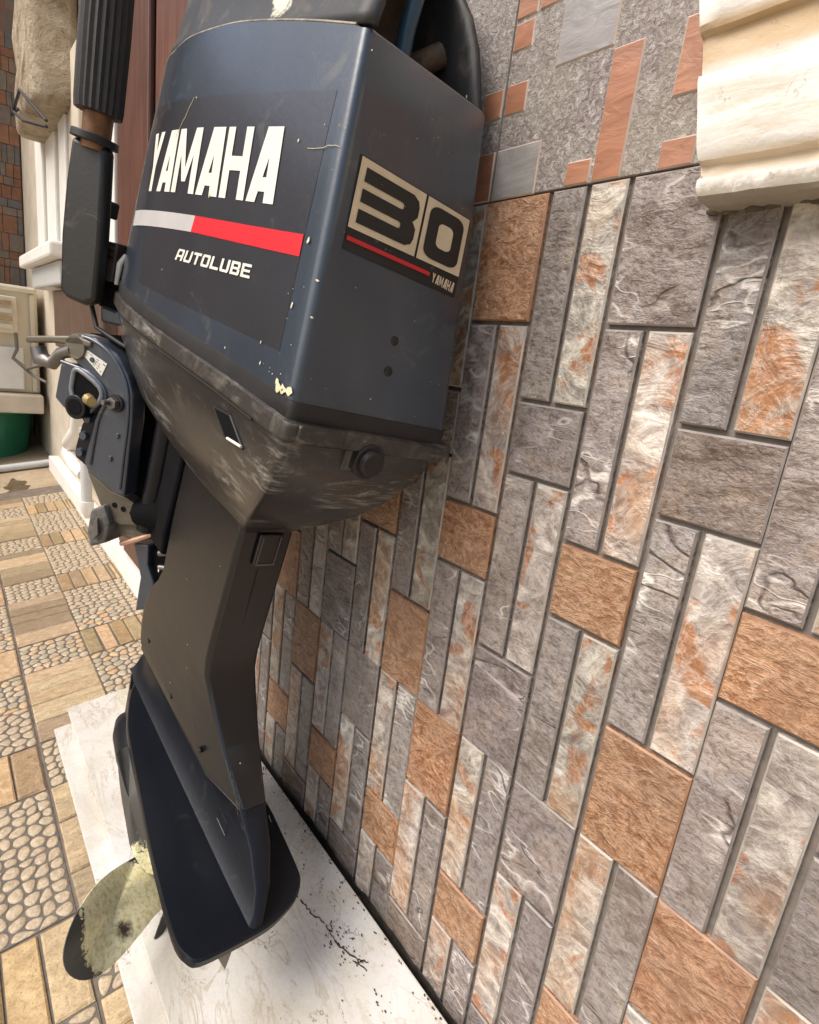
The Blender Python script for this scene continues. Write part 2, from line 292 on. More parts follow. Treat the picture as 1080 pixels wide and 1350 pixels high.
# ------------------------------------------------------------------ tiled wall (plane y = 0, facing -y)
wm = MB(); wm.box((-1.40, 0.0, -0.25), (1.5, 0.20, 2.7))
wall = wm.build('tiled_wall', GROUT, None)
thing(wall, 'wall clad in grey, cream and rust stone-look tiles behind the outboard motor', 'wall')
D = .46; PU = .1823*D
tile_n = [0]
def stone(x0, x1, z0, z1, mat, name, th=.0055, col=None, ch=.0016, y0=0.0):
    # slab standing proud of the grout, chamfered, face slightly uneven
    zs, xs = (z0, z1), (x0, x1); cx, cz = (x0+x1)/2, (z0+z1)/2
    tz = [th+R.uniform(-.0006, .0006) for _ in range(4)]
    P = [(x0,z0),(x1,z0),(x1,z1),(x0,z1)]; ins = [(x0+ch,z0+ch),(x1-ch,z0+ch),(x1-ch,z1-ch),(x0+ch,z1-ch)]
    rings = [[(x-cx, -y0+.001, z-cz) for x, z in P], [(x-cx, -y0-th+ch, z-cz) for x, z in P], [(x-cx, -y0-tz[k], z-cz) for k, (x, z) in enumerate(ins)]]
    m = MB(); m.loft(rings[:2], False, False); m.mi = 1; m.loft(rings[1:], False, False); m.mi = 0; m.add(rings[2], [(0, 1, 2, 3)])
    o = m.build(name, (mat, EDGE.get(mat.name, TRIM)), wall, loc=(cx, 0, cz)); o.color = (*(col or (1,1,1)), 1); return o
def jitter(a=.17):
    k = 1+R.uniform(-a, a); return (k*(1+R.uniform(-.03,.03)), k, k*(1+R.uniform(-.03,.03)))
# one printed tile is four columns wide; each column is cut into blocks, squares and pairs of strips
H_ = [(.370, .112), (.112, -.318), (-.318, -.483), (-.483, -.907)]          # columns 0 and 2
G_ = [(.370, -.047), (-.047, -.211), (-.211, -.642), (-.642, -.907)]        # columns 1 and 3
COLS = [(H_, ('bo','ss','bo','ss')), (G_, ('ss','bg','ss','bg')), (H_, ('bg','ss','bo','ss')), (G_, ('ss','bt','ss','bo'))]
TONE = {'bg': (SLATE, (.88,.86,.87)), 'bt': (SLATE, (.86,.78,.70)), 'bo': (RUST, (1,1,1))}
jv, jh, seam = .0026, .0021, .00035
base = -1.045*D - PU*4*2      # left edge of a tile
for row in (0, 1):
    zt = .370 if row == 0 else -.907
    for ci in range(-1, 20):
        x0 = base + ci*PU; x1 = x0+PU
        if x0 < -1.40: continue
        if x1 > .95: continue
        k = ci % 4; kk = k if row == 0 else 3-k
        segs, kinds = COLS[kk]
        lm = seam if k == 0 else jv; rm = seam if k == 3 else jv
        for (a, b), kd in zip(segs, kinds):
            if row == 1: a, b = -1.814-a, -1.814-b                                # turned half round
            A_, B_ = max(a, b), min(a, b)
            tm = seam if abs(A_-zt) < .02 else jh; bm_ = seam if abs(B_-(zt-1.277)) < .02 else jh
            zt1, zb1 = ZH+A_*D-tm, ZH+B_*D+bm_
            if zb1 < -.02: zb1 = -.02
            if zt1 < zb1+.01: continue
            if kd == 'ss':
                xm = (x0+x1)/2
                L_, Rr = (SLATE, CREAM) if row == 0 else (CREAM, SLATE)
                for (xa, xb, mt) in ((x0+lm, xm-jv, L_), (xm+jv, x1-rm, Rr)):
                    stone(xa, xb, zb1, zt1, mt, 'slate_strip' if mt is SLATE else 'cream_strip', col=jitter(), th=.0058)
            else:
                mt, tn = TONE[kd]; j = jitter(.13)
                stone(x0+lm, x1-rm, zb1, zt1, mt, 'stone_block', col=tuple(p*q for p, q in zip(tn, j)), th=.0058)
# mosaic course above: speckled tiles with smooth inlays
zt = ZH+.370*D
TW = .730*D
gx0 = -1.036*D
pan = MB()
for k in range(-2, 4):
    for r_ in range(0, 3):
        a = gx0+k*TW+seam; b = gx0+(k+1)*TW-seam; c0 = zt+r_*1.277*D+seam+.0006; c1 = zt+(r_+1)*1.277*D-seam
        a = max(a, -1.398); b = min(b, 1.45); c1 = min(c1, 2.68)
        if b-a < .02 or c1-c0 < .02: continue
        stone(a, b, c0, c1, SPECK, 'mosaic_panel', th=.0050, ch=.0008)
inl = [(-1.036,-.908,.370,.475,'g'),(-1.10,-1.038,.370,.475,'o'),(-1.10,-1.038,.536,.598,'o'),(-1.034,-.970,.536,.598,'o'),
       (-.772,-.705,.371,.595,'o'),(-.835,-.774,.371,.419,'o'),(-.908,-.770,.597,.82,'g'),(-1.033,-.976,.655,.711,'o'),
       (-1.034,-.974,.713,.80,'o'),(-.972,-.910,.713,.80,'o'),(-.637,-.57,.481,.602,'o'),(-.637,-.57,.371,.420,'o')]
occ = [(a, b, c, d) for a, b, c, d, _ in inl]
gu, gv = .0655, .0585
for i in range(-30, 24):
    for j in range(0, 60):
        if R.random() > .085: continue
        a = -1.036+i*gu; wd = R.choice([1,1,2])*gu; c = .370+j*gv; hd = R.choice([1,2,2,4])*gv
        if a*D < -1.37 or (a+wd)*D > 1.4 or ZH+(c+hd)*D > 2.6: continue
        if -1.25 < a+wd and a < -.50 and c < .9: continue
        if any(a < q[1] and a+wd > q[0] and c < q[3] and c+hd > q[2] for q in occ): continue
        occ.append((a, a+wd, c, c+hd)); inl.append((a+.001, a+wd-.001, c, c+hd-.001, R.choice('oog')))
n_in = 0
for a, b, c, d, kd in inl:
    x0, x1, z0, z1 = a*D, b*D, ZH+c*D, ZH+d*D
    o = stone(x0+.0008, x1-.0008, z0+.0008, z1-.0008, TERRA if kd == 'o' else GREYS, 'mosaic_inlay', th=.0066, col=jitter(.08), ch=.0014, y0=.0)
# cement smear where tile meets sill, the gap's dark is painted by the wall foot strip

# ------------------------------------------------------------------ moulded plaster sill, upper right
def m_plaster():
    t = NT('cream_plaster'); p = t.pos(); b = t.noise(t.map(p, (0,0,0), (.5,1,2.5)), 14, 6, .6, .6); f = t.noise(p, 120, 5, .6); g = t.noise(p, 5, 3)
    c = t.ramp(b, [(.3, (.48,.42,.33)), (.45, (.66,.63,.57)), (.6, (.74,.73,.69))])
    c = t.mix(t.ramp(t.noise(t.map(p, (0,0,0), (.6,1,3)), 22, 5, .65), [(.55, 0.), (.72, .75)]), c, (.55, .40, .23))
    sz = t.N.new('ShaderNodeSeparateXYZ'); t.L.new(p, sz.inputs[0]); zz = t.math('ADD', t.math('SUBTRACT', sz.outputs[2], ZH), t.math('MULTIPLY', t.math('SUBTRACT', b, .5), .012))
    band = t.ramp(t.math('MULTIPLY', zz, 2.), [(.296, 0.), (.306, .8), (.318, .8), (.330, 0.), (.436, 0.), (.446, 1.), (.484, 1.), (.494, 0.)])   # ochre staining lying in the hollows
    c = t.mix(t.math('MULTIPLY', band, .75), c, t.ramp(b, [(.35, (.50,.34,.17)), (.65, (.66,.52,.33))]))
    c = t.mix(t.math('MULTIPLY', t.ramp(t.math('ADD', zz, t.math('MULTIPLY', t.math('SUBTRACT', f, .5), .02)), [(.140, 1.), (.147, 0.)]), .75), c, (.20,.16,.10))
    sp = t.ramp(t.vor(p, 55), [(.06, 1.), (.10, 0.)]); msk = t.ramp(t.noise(p, 30, 2), [(.55, 0.), (.62, 1.)])
    c = t.mix(t.math('MULTIPLY', sp, msk), c, (.16, .12, .08))
    cr = t.vein(t.noise(p, 18, 5, .6, 1.5), .006, .45); c = t.mix(t.math('MULTIPLY', cr, t.math('MULTIPLY', msk, .6)), c, (.2,.15,.1))
    return t.fin(c, .55, t.bump(t.math('ADD', b, t.math('MULTIPLY', f, .5)), .002, .7), spec=.4)
PLASTER = m_plaster()
def sill_ring(x, j):
    prof = [(-.001,.134),(-.033,.1345),(-.0375,.137),(-.0385,.142),(-.0380,.1475),(-.0330,.1500),(-.0325,.1575),(-.0380,.1600),(-.0395,.163),(-.0410,.168),(-.0412,.190),(-.0410,.2100),(-.0395,.2140),(-.0350,.2155),(-.0348,.2280),(-.0350,.2405),(-.0400,.2425),(-.0415,.246),(-.0418,.280),(-.038,.292),(-.001,.296)]
    return [(x-(.22*(z-.15) if x < -.2 else 0), y*(1+j*.012*math.sin(z*160+x*37)) if y < -.01 else y, ZH+z+j*.0004*math.sin(x*60+z*100)) for y, z in prof]
sm = MB(); xs = [-.2405, -.2385, -.235]+[-.224+.012*i for i in range(95)]
rings = []
for i, x in enumerate(xs):
    rg = sill_ring(x, 1)
    if i < 2: rg = [(_+(.003 if i == 0 else 0), (-.02+(y+.02)*(.93 if i == 0 else .98)) if y < -.01 else y, ZH+.21+(z-ZH-.21)*(.965 if i == 0 else .99)) for (_, y, z) in rg]
    rings.append([(q[0]+R.uniform(-.0006,.0006), q[1]+(R.uniform(-.0006,.0006) if q[1] < -.01 else 0), q[2]+R.uniform(-.0005,.0005)) for q in rg])
sm.loft(rings)
sill = sm.build('window_sill', PLASTER, None, smooth=28)
thing(sill, 'thick cream moulded plaster sill jutting from the wall at upper right', 'window sill')
mm = MB(); 
for i in range(60):
    x = -.236+i*.010+R.uniform(-.002,.002); z = ZH+.1355+R.uniform(-.0012,.0008); r_ = R.uniform(.0012,.0036)
    mm.tube([(x-.006, -.0062, z), (x, -.0085-R.uniform(0,.002), z+R.uniform(-.001,.001)), (x+.006, -.0062, z)], [r_*.6, r_, r_*.6], 6)
mm.build('cement_bead', plain('old_cement', (.10,.082,.06), .9, var=.4, sc_=60, bump=.001), sill, smooth=60)

# ------------------------------------------------------------------ paved ground: falls away from the wall
SL = rad(8.0); Z0F = ZH-.825
GF = Matrix.Translation((0, 0, Z0F)) @ Matrix.Rotation(SL, 4, 'X')      # local: x along wall, y up the slope, z normal
def m_ground():
    t = NT('plain_concrete'); p = t.pos(); b = t.noise(p, 3.2, 6, .6, .5); f = t.noise(p, 60, 5, .65)
    c = t.ramp(b, [(.3, (.25,.18,.11)), (.55, (.40,.31,.20)), (.75, (.50,.40,.27))])
    c = t.mix(t.ramp(f, [(.35, .35), (.6, 0.)]), c, (.20,.15,.10))
    return t.fin(c, .7, t.bump(f, .002, .5))
gm = MB(); gm.box((-40, -40, -.30), (30, .12, -.0035)); GROUND = m_ground()
ground = gm.build('ground', GROUND, None, kind='structure'); ground.matrix_world = GF
def m_floorstone(name, lo, hi, sc_=70, st=(1, 1, 1)):
    t = NT(name); p = t.pos(9); n = t.noise(t.map(p, (0,0,0), st), sc_, 6, .68, .4); g = t.noise(p, 260, 4, .7)
    c = t.ramp(n, [(.3, lo), (.7, hi)]); c = t.mix(t.ramp(g, [(.36, .45), (.5, 0.)]), c, tuple(x*.5 for x in lo)); c = t.objcol(c)
    return t.fin(c, t.math('ADD', .32, t.math('MULTIPLY', n, .3)), t.bump(t.math('ADD', n, t.math('MULTIPLY', g, .2)), .0025, .7), spec=.45)
PLANK = m_floorstone('sandstone_plank', (.27,.20,.115), (.53,.425,.275), 60, (2.2, .7, 1)); BRICKM = m_floorstone('sandstone_brick', (.30,.215,.115), (.55,.43,.26), 55)
PEBM = m_floorstone('pebble_stone', (.34,.275,.19), (.62,.53,.39), 90); PEBG = plain('pebble_bed', (.12,.105,.085), .7, var=.3, sc_=60, bump=.0008)
SEAMM = plain('floor_joint', (.16,.125,.095), .8, var=.3)
PG = [(.95,.92,.9),(1,.97,.92),(.82,.8,.82),(1.1,.96,.8),(.9,.84,.78),(1.1,.85,.65),(.78,.82,.8),(1.02,1.0,.98)]
CEL = .1504; XS, YS = -1.250, -.352
def clip_cell(c, P, bx):
    poly = [(bx[0],bx[1]),(bx[2],bx[1]),(bx[2],bx[3]),(bx[0],bx[3])]
    for q in P:
        if q is c or abs(q[0]-c[0])+abs(q[1]-c[1]) > .09: continue
        mx, my, dx, dy = (c[0]+q[0])/2, (c[1]+q[1])/2, q[0]-c[0], q[1]-c[1]; out = []
        for k in range(len(poly)):
            a, b = poly[k], poly[(k+1) % len(poly)]
            da, db = (a[0]-mx)*dx+(a[1]-my)*dy, (b[0]-mx)*dx+(b[1]-my)*dy
            if da <= 0: out.append(a)
            if da*db < 0: u = da/(da-db); out.append((a[0]+(b[0]-a[0])*u, a[1]+(b[1]-a[1])*u))
        poly = out
        if len(poly) < 3: return poly
    return poly
def cobble(poly, h, fine):
    for _ in range(2 if fine else 1):       # cut the corners
        poly = [p for k in range(len(poly)) for p in (tuple(poly[k][i]*.75+poly[(k+1) % len(poly)][i]*.25 for i in (0,1)), tuple(poly[k][i]*.25+poly[(k+1) % len(poly)][i]*.75 for i in (0,1)))]
        if len(poly) > 26: break
    cx = sum(p[0] for p in poly)/len(poly); cy = sum(p[1] for p in poly)/len(poly)
    sh = .89
    return [[(cx+(x-cx)*f*sh, cy+(y-cy)*f*sh, z) for x, y in poly] for f, z in (((1,-.001),(.97,h*.4),(.80,h*.86),(.42,h)) if fine else ((1,-.001),(.92,h*.7),(.5,h)))]
small = MB(); stuffpl = MB(); stuffbr = MB(); bed = MB(); npeb = 0; nb = [0, 0]
def slabpiece(mb_, x0, x1, y0, y1, h, rough_=.0012):
    P = [(x0,y0),(x1,y0),(x1,y1),(x0,y1)]; c = .0028
    I = [(x0+c,y0+c),(x1-c,y0+c),(x1-c,y1-c),(x0+c,y1-c)]
    mb_.loft([[(x,y,-.003) for x,y in P], [(x+R.uniform(-1,1)*rough_*.5,y+R.uniform(-1,1)*rough_*.5,h-.0022) for x,y in P], [(x,y,h+R.uniform(-.0008,.0008)) for x,y in I]], cap0=False)
for ix in range(-13, 19):
    for iy in range(-8, 4):
        x0 = XS+ix*CEL; y0 = YS+iy*CEL; x1, y1 = x0+CEL, y0+CEL
        if y0 > .05: continue
        tx, ty = ix % 3, iy % 3          # place in the printed tile
        if tx == 0: x0 += .0022
        if tx == 2: x1 -= .0022
        if ty == 0: y0 += .0022
        if ty == 2: y1 -= .0022
        y1 = min(y1, .0)
        hid = (x0 > -1.12 and y0 > -.33) or y0 < -.66 or x0 > -.35
        if ty == 0: kind = 'peb' if tx == 0 else 'pl'
        else: kind = 'br' if tx == 0 else 'peb'
        if kind == 'pl':
            n = 3 if tx == 1 else 2; edges = [x0+(x1-x0)*k/n for k in range(n+1)]
            for k in range(n):
                h = .0028+R.uniform(-.0008,.0012)
                if hid or nb[0] > 280: slabpiece(stuffpl, edges[k]+.0008, edges[k+1]-.0008, y0+.0006, y1-.0006, h); continue
                m = MB(); slabpiece(m, edges[k]+.0008, edges[k+1]-.0008, y0+.0006, y1-.0006, h); nb[0] += 1
                o = m.build('floor_plank', PLANK, ground); j = R.choice([.66,.8,.92,1.05,1.18]); o.color = (j*R.uniform(.97,1.05), j*.97, j*R.uniform(.88,1.0), 1)
        elif kind == 'br':
            n = 4 if R.random() < .6 else 3; 
            for k in range(n):
                ya, yb = y0+(y1-y0)*k/n, y0+(y1-y0)*(k+1)/n
                if hid or nb[1] > 280: slabpiece(stuffbr, x0+.002, x1-.002, ya+.002, yb-.002, .004); continue
                m = MB(); slabpiece(m, x0+.002, x1-.002, ya+.002, yb-.002, .0045+R.uniform(-.001,.001), .003); nb[1] += 1
                o = m.build('floor_brick', BRICKM, ground); j = R.choice([.72,.85,1.,1.1]); o.color = (j*R.uniform(.97,1.1), j*.96, j*R.uniform(.82,1.), 1)
            bed.box((x0,y0,-.002),(x1,y1,.0004))
        else:
            bed.box((x0,y0,-.002),(x1,y1,.0004))
            near = (not hid) and x0 > -1.9 and y0 < -.18
            st = .0255 if near else .026
            nx = max(1, round((x1-x0)/st)); ny = max(1, round((y1-y0)/(st*.8)))
            P = [(x0+(a+.5+(.22 if b_ % 2 else -.22)+R.uniform(-.30,.30))*(x1-x0)/nx, y0+(b_+.5+R.uniform(-.30,.30))*(y1-y0)/ny) for a in range(nx) for b_ in range(ny)]
            for qi, c0 in enumerate(P):
                cell = clip_cell(c0, P, (x0, y0, x1, y1))
                if len(cell) < 3: continue
                rg = cobble(cell, R.uniform(.0018,.0034), near)
                if near and npeb < 290:
                    m = MB(); m.loft(rg, cap0=False); npeb += 1
                    o = m.build('pebble', PEBM, ground, smooth=80); o.color = (*R.choice(PG), 1)
                else: small.loft(rg, cap0=False)
bed.build('pebble_bed', PEBG, ground)
o = small.build('pebble_field', PEBM, ground, smooth=80, kind='stuff'); o.color = (.95,.9,.85,1)
stuffpl.build('far_plank_paving', PLANK, ground, kind='stuff'); stuffbr.build('far_brick_paving', BRICKM, ground, kind='stuff')
jm = MB(); y_ = YS+3*CEL*-1
jm.box((XS-14*CEL, YS-9*CEL, -.0030), (XS+19*CEL, .02, -.0012)); jm.build('joint_bed', SEAMM, ground)
# wall foot strip: painted-in shade of the gap behind the step, with grime
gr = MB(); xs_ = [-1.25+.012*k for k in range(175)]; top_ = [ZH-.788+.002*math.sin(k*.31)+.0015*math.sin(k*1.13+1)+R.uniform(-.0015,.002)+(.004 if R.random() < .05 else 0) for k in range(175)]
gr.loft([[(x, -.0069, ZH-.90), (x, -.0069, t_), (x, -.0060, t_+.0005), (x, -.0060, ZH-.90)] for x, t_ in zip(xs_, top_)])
gr.build('wall_foot_shade_and_grime', plain('black_shade_grime', (.030,.023,.018), .8, var=.6, sc_=70, bump=.001), wall)
# water stain / damp on the plain part
stn = MB(); 
for cx, cy, rx, ry in ((-3.05,-.36,.36,.075), (-3.45,-.20,.16,.05)):
    ring = [(cx+rx*math.cos(2*PI*k/26)*(1+.22*math.sin(5*k)+.12*math.sin(3*k+1)), cy+ry*math.sin(2*PI*k/26)*(1+.3*math.sin(4*k+2)), -.0031) for k in range(26)]
    stn.add(ring, [tuple(range(26))])
stn.build('damp_stain', plain('damp_concrete', (.11,.075,.04), .5, var=.5, sc_=25), ground)

# ------------------------------------------------------------------ white marble step slab in two tiers
def m_marble():
    t = NT('white_marble'); p = t.pos(); q = t.map(p, (0, 0, rad(24)), (.55, 1.6, 1))
    b = t.noise(p, 6, 5, .6, .8); n1 = t.noise(q, 9, 6, .62, 1.6); n2 = t.noise(q, 26, 6, .65, 1.2); f = t.noise(p, 150, 5, .7)
    c = t.ramp(b, [(.32, (.47,.435,.355)), (.5, (.585,.565,.515)), (.68, (.635,.635,.62))])
    v = t.math('MULTIPLY', t.vein(n1, .022, .5), t.ramp(t.noise(p, 8, 3), [(.40, 0.), (.62, 1.)])); c = t.mix(t.math('MULTIPLY', v, .8), c, (.36,.29,.20))
    v2 = t.math('MULTIPLY', t.vein(n1, .006, .46), t.ramp(t.noise(p, 11, 3), [(.5, 0.), (.58, 1.)])); c = t.mix(t.math('MULTIPLY', v2, .95), c, (.13,.085,.06))
    c = t.mix(t.math('MULTIPLY', t.vein(n2, .022, .52), .5), c, (.52,.47,.40))
    yel = t.ramp(t.noise(q, 5, 5, .6, .6), [(.55, 0.), (.75, .5)]); c = t.mix(yel, c, (.60,.55,.38))
    sp = t.math('MULTIPLY', t.ramp(t.vor(p, 70), [(.10, 1.), (.15, 0.)]), t.ramp(t.noise(p, 24, 3), [(.57, 0.), (.63, 1.)]))
    c = t.mix(sp, c, (.14,.11,.08))
    return t.fin(c, t.math('ADD', .16, t.math('MULTIPLY', f, .22)), t.bump(t.math('ADD', n2, t.math('MULTIPLY', f, .3)), .0008, .35), spec=.5)
MARBLE = m_marble()
GS = Matrix.Translation((0, 0, ZH-.775)) @ Matrix.Rotation(SL, 4, 'X')
s1 = MB(); s1.box((-1.272, -.296, -.0165), (1.3, -.022, 0.0))
slab = s1.build('marble_step', MARBLE, None, bevel=.0022, seg=3); slab.matrix_world = GS
thing(slab, 'white veined marble step slab along the foot of the tiled wall', 'step')
s2 = MB(); s2.box((-1.238, -.3285, -.036), (1.3, -.026, -.0170)); s2.build('lower_tread', MARBLE, slab, bevel=.002, seg=3)
# grit and leaf crumbs gathered on the slab
dm = MB()
cracks = [[(-.70,-.110),(-.66,-.108),(-.62,-.098),(-.575,-.093)], [(-.575,-.093),(-.55,-.090),(-.52,-.081)], [(-.80,-.075),(-.77,-.088),(-.74,-.082)],
          [(-.66,-.108),(-.655,-.120),(-.64,-.125)], [(-.52,-.081),(-.49,-.083),(-.455,-.072),(-.43,-.070)], [(-.455,-.072),(-.44,-.060)], [(-.85,-.05),(-.83,-.062),(-.82,-.075)]]
for ck in cracks:
    pts = []
    for (a, b), (c, d) in zip(ck, ck[1:]):
        for k in range(6):
            u = k/6; pts.append((a+(c-a)*u+R.uniform(-.0012,.0012), b+(d-b)*u+R.uniform(-.0018,.0018), .0004))
    dm.tube(pts, [R.uniform(.0005,.0013) for _ in pts], 5)
for k in range(260):
    x, y = R.uniform(-1.1,-.35), -.02-abs(R.gauss(0,.05)); r_ = R.uniform(.0005,.0017)
    if R.random() < .25: x, y = -.49+R.gauss(0,.035), -.078+R.gauss(0,.008)
    elif R.random() < .5: x, y = R.uniform(-1.2,-.3), -.0235-abs(R.gauss(0,.006))
    dm.tube([(x-r_,y,.0006),(x+r_*R.uniform(.5,2),y+R.uniform(-1,1)*r_,.0008)], [r_*.7, r_*.5], 5)
dm.build('grit_and_cracks', plain('dark_grit', (.05,.035,.022), .9, var=.5, sc_=80), slab, kind='stuff')

# ------------------------------------------------------------------ background along and beyond the wall
WOOD = None
def m_wood(name, lo, hi):
    t = NT(name); p = t.pos(5); g = t.noise(t.map(p, (0,0,0), (16, 16, .8)), 6, 6, .65, .5); f = t.noise(p, 8, 4)
    c = t.ramp(g, [(.3, lo), (.7, hi)]); c = t.mix(t.ramp(f, [(.4, 0.), (.7, .3)]), c, tuple(x*.6 for x in lo)); c = t.objcol(c)
    return t.fin(c, .45, t.bump(g, .002, .5), spec=.45)
REDW = m_wood('red_brown_wood', (.085,.034,.022), (.17,.075,.05))
DKW = m_wood('dark_brown_wood', (.06,.035,.025), (.15,.09,.065))
WHITEP = plain('white_paint', (.78,.76,.71), .5, var=.06, sc_=10); CREAMP = plain('cream_paint', (.60,.53,.42), .6, var=.12, sc_=8, bump=.002)
PVC = plain('grey_pvc', (.55,.56,.55), .35, var=.05)
wl = MB(); wl.box((-5.2, .03, -.25), (-1.402, .25, 2.7)); lw = wl.build('painted_wall', CREAMP, None)
thing(lw, 'beige painted wall continuing left of the tiles towards the yard corner', 'wall')
dr = MB(); dr.box((-2.13, .004, ZH-.74), (-1.404, .029, 2.35)); door = dr.build('wooden_door', DKW, None)
thing(door, 'red-brown wooden boarded door behind the motor cowling', 'door')
for a, b, y in ((-2.125,-2.03,-.006), (-2.022,-1.752,-.014), (-1.688,-1.47,-.014), (-1.462,-1.406,-.022)):
    m = MB(); m.box((a, y, ZH-.735), (b, .003, 2.34)); o = m.build('door_board', REDW, door, bevel=.006); k = R.uniform(.85,1.15); o.color = (k,k,k,1)
jb = MB(); jb.box((-2.47, -.012, ZH+.20), (-2.138, .028, 2.4)); o = jb.build('door_jamb', WHITEP, None, bevel=.004)
thing(o, 'bright white painted jamb strip beside the red-brown door', 'door jamb')
def m_pier():
    t = NT('stained_plaster'); p = t.pos(); n = t.noise(p, 7, 7, .68, 1.0); f = t.noise(p, 30, 6, .7)
    c = t.ramp(n, [(.32, (.20,.14,.085)), (.45, (.42,.33,.22)), (.6, (.58,.48,.35)), (.75, (.45,.42,.30))])
    c = t.mix(t.ramp(f, [(.6, 0.), (.72, .7)]), c, (.13,.11,.07))
    return t.fin(c, .85, t.bump(t.math('ADD', n, t.math('MULTIPLY', f, .5)), .06, 1.))
PIERM = m_pier()
# pale window surround with bars
wf = empty('window_surround'); thing(wf, 'white window surround with grey lines left of the tiller grip', 'window')
for a, b, y, mt in ((-3.86,-3.62,-.02,WHITEP), (-3.585,-3.33,-.008,WHITEP), (-3.32,-3.20,.012,PVC), (-3.19,-3.02,-.01,WHITEP), (-3.00,-2.78,.0,CREAMP)):
    m = MB(); m.box((a, y, ZH+.30), (b, .028, ZH+1.0)); m.build('surround_post', mt, wf, bevel=.008)
m = MB(); m.box((-3.95,-.10,ZH+.235),(-2.85,.028,ZH+.297)); m.build('surround_ledge', WHITEP, wf, bevel=.012)
m = MB(); m.box((-3.80,-.06,ZH+.135),(-2.9,.028,ZH+.232)); m.build('surround_apron', PVC, wf, bevel=.01)
pl = MB()
rings = []
for i in range(9):
    z = ZH+.80+i*.10; k = .5+.5*math.sin(i*1.9+.5)
    rings.append([(-3.62-.05*k+R.uniform(-.02,.02), .029, z), (-3.60-.06*k, -.10-.02*k, z), (-3.30, -.13+R.uniform(-.02,.02), z), (-2.98+.03*k, -.12, z), (-2.90+R.uniform(-.02,.02), .029, z)])
pl.loft(rings); o = pl.build('plaster_pier', PIERM, None, bevel=.03, seg=3, smooth=60)
thing(o, 'lumpy beige plaster pier on the wall above the white window surround', 'pier')
m = MB(); m.box((-3.0,-.13,ZH+1.25),(-2.4,.028,ZH+1.9)); o = m.build('yellow_box', plain('pale_yellow', (.66,.50,.22), .6), None, bevel=.008)
thing(o, 'pale yellow wall box at the top edge beside the tiller grip', 'box')
cm = MB()
for k in range(2):
    cm.tube([(-3.45+.05*k,-.10,ZH+.92-.03*k),(-3.30+.07*k,-.16,ZH+.80-.04*k+R.uniform(-.05,.05)),(-3.10+.08*k,-.15,ZH+.82-.05*k+R.uniform(-.06,.06)),(-2.80,-.10,ZH+.70-.02*k)], .006, 7)
o = cm.build('loose_cable', plain('black_rubber', (.02,.018,.02), .6), None, smooth=60)
thing(o, 'tangle of thin black cable hanging at the window surround', 'cable')
m = MB(); m.box((-3.3,-.03,ZH-.13),(-2.235,.028,ZH+.125)); o = m.build('wooden_panel', DKW, None, bevel=.01)
thing(o, 'dark brown wooden panel low on the wall behind the clamp bracket', 'panel')
# skirting
sk = MB(); sk.box((-3.74,-.020,-.10),(-1.60,.029,ZH-.752)); o = sk.build('skirting_board', WHITEP, None, bevel=.004)
thing(o, 'narrow white skirting along the wall foot behind the motor leg', 'skirting')
# pipe
pp = MB(); pp.tube([(-2.54,-.035,ZH-.40),(-2.54,-.035,ZH-.70)], .021, 16); pt = pp.build('drain_pipe', PVC, None, smooth=60)
thing(pt, 'short upright grey plastic drain pipe with white cap by the skirting', 'pipe')
m = MB(); m.tube([(-2.54,-.035,ZH-.698),(-2.54,-.035,ZH-.735),(-2.54,-.035,ZH-.77)], [.027,.026,.010], 16); m.build('pipe_cap', WHITEP, pt, smooth=50)
pb = MB(); pb.tube([(-2.67,-.035,ZH-.33),(-2.73,-.035,ZH-.44),(-2.90,-.035,ZH-.53),(-2.92,-.035,ZH-.58),(-2.78,-.035,ZH-.61),(-2.60,-.035,ZH-.605)], [.024,.026,.034,.034,.028,.022], 14)
o = pb.build('white_pipe_bend', WHITEP, None, smooth=70); thing(o, 'crooked white pipe bend behind the pin holes of the clamp bracket', 'pipe')
gp = MB(); yy = -.9
gp.tube([tuple(GF @ Vector((-3.80, q, .020))) for q in (-1.6,-.8,-.3,.03)], .020, 14); o = gp.build('floor_pipe', PVC, None, smooth=60)
thing(o, 'long grey pipe lying across the concrete in front of the green tub', 'pipe')
# far mosaic wall
fw = MB(); fw.box((-5.30,-6.0,-1.6),(-4.96,.24,3.4))
def m_farmosaic():
    t = NT('far_mosaic'); p = t.pos(); q = t.map(p, (0,0,0), (1, 22, 9))
    n = t.N.new('ShaderNodeTexVoronoi'); t.L.new(q, n.inputs['Vector']); n.inputs['Scale'].default_value = .8; n.distance = 'CHEBYCHEV'
    s_ = t.N.new('ShaderNodeSeparateColor'); t.L.new(n.outputs['Color'], s_.inputs[0])
    c = t.ramp(s_.outputs[0], [(0, (.16,.12,.09)), (.3, (.20,.14,.10)), (.45, (.22,.10,.05)), (.72, (.13,.12,.11)), (.86, (.2,.15,.11))], 'CONSTANT')
    c = t.mix(t.ramp(t.noise(p, 60, 5, .7), [(.4, .5), (.6, 0.)]), c, (.12,.09,.07))
    return t.fin(c, .6, t.bump(n.outputs['Distance'], .01, .3))
FM = m_farmosaic(); far = fw.build('mosaic_wall', FM, None)
thing(far, 'far wall of small rust and grey mosaic tiles closing the yard', 'wall')
fcol = [(.22,.10,.05),(.17,.13,.10),(.13,.12,.11),(.20,.14,.095),(.25,.12,.06),(.18,.145,.115)]
fmats = [plain('far_tile_%s' % n_, c_, .6, var=.25, sc_=25) for n_, c_ in zip(('rust','stone','slate','sand','clay','ash'), fcol)]
nfar = 0; zz = ZH+.10
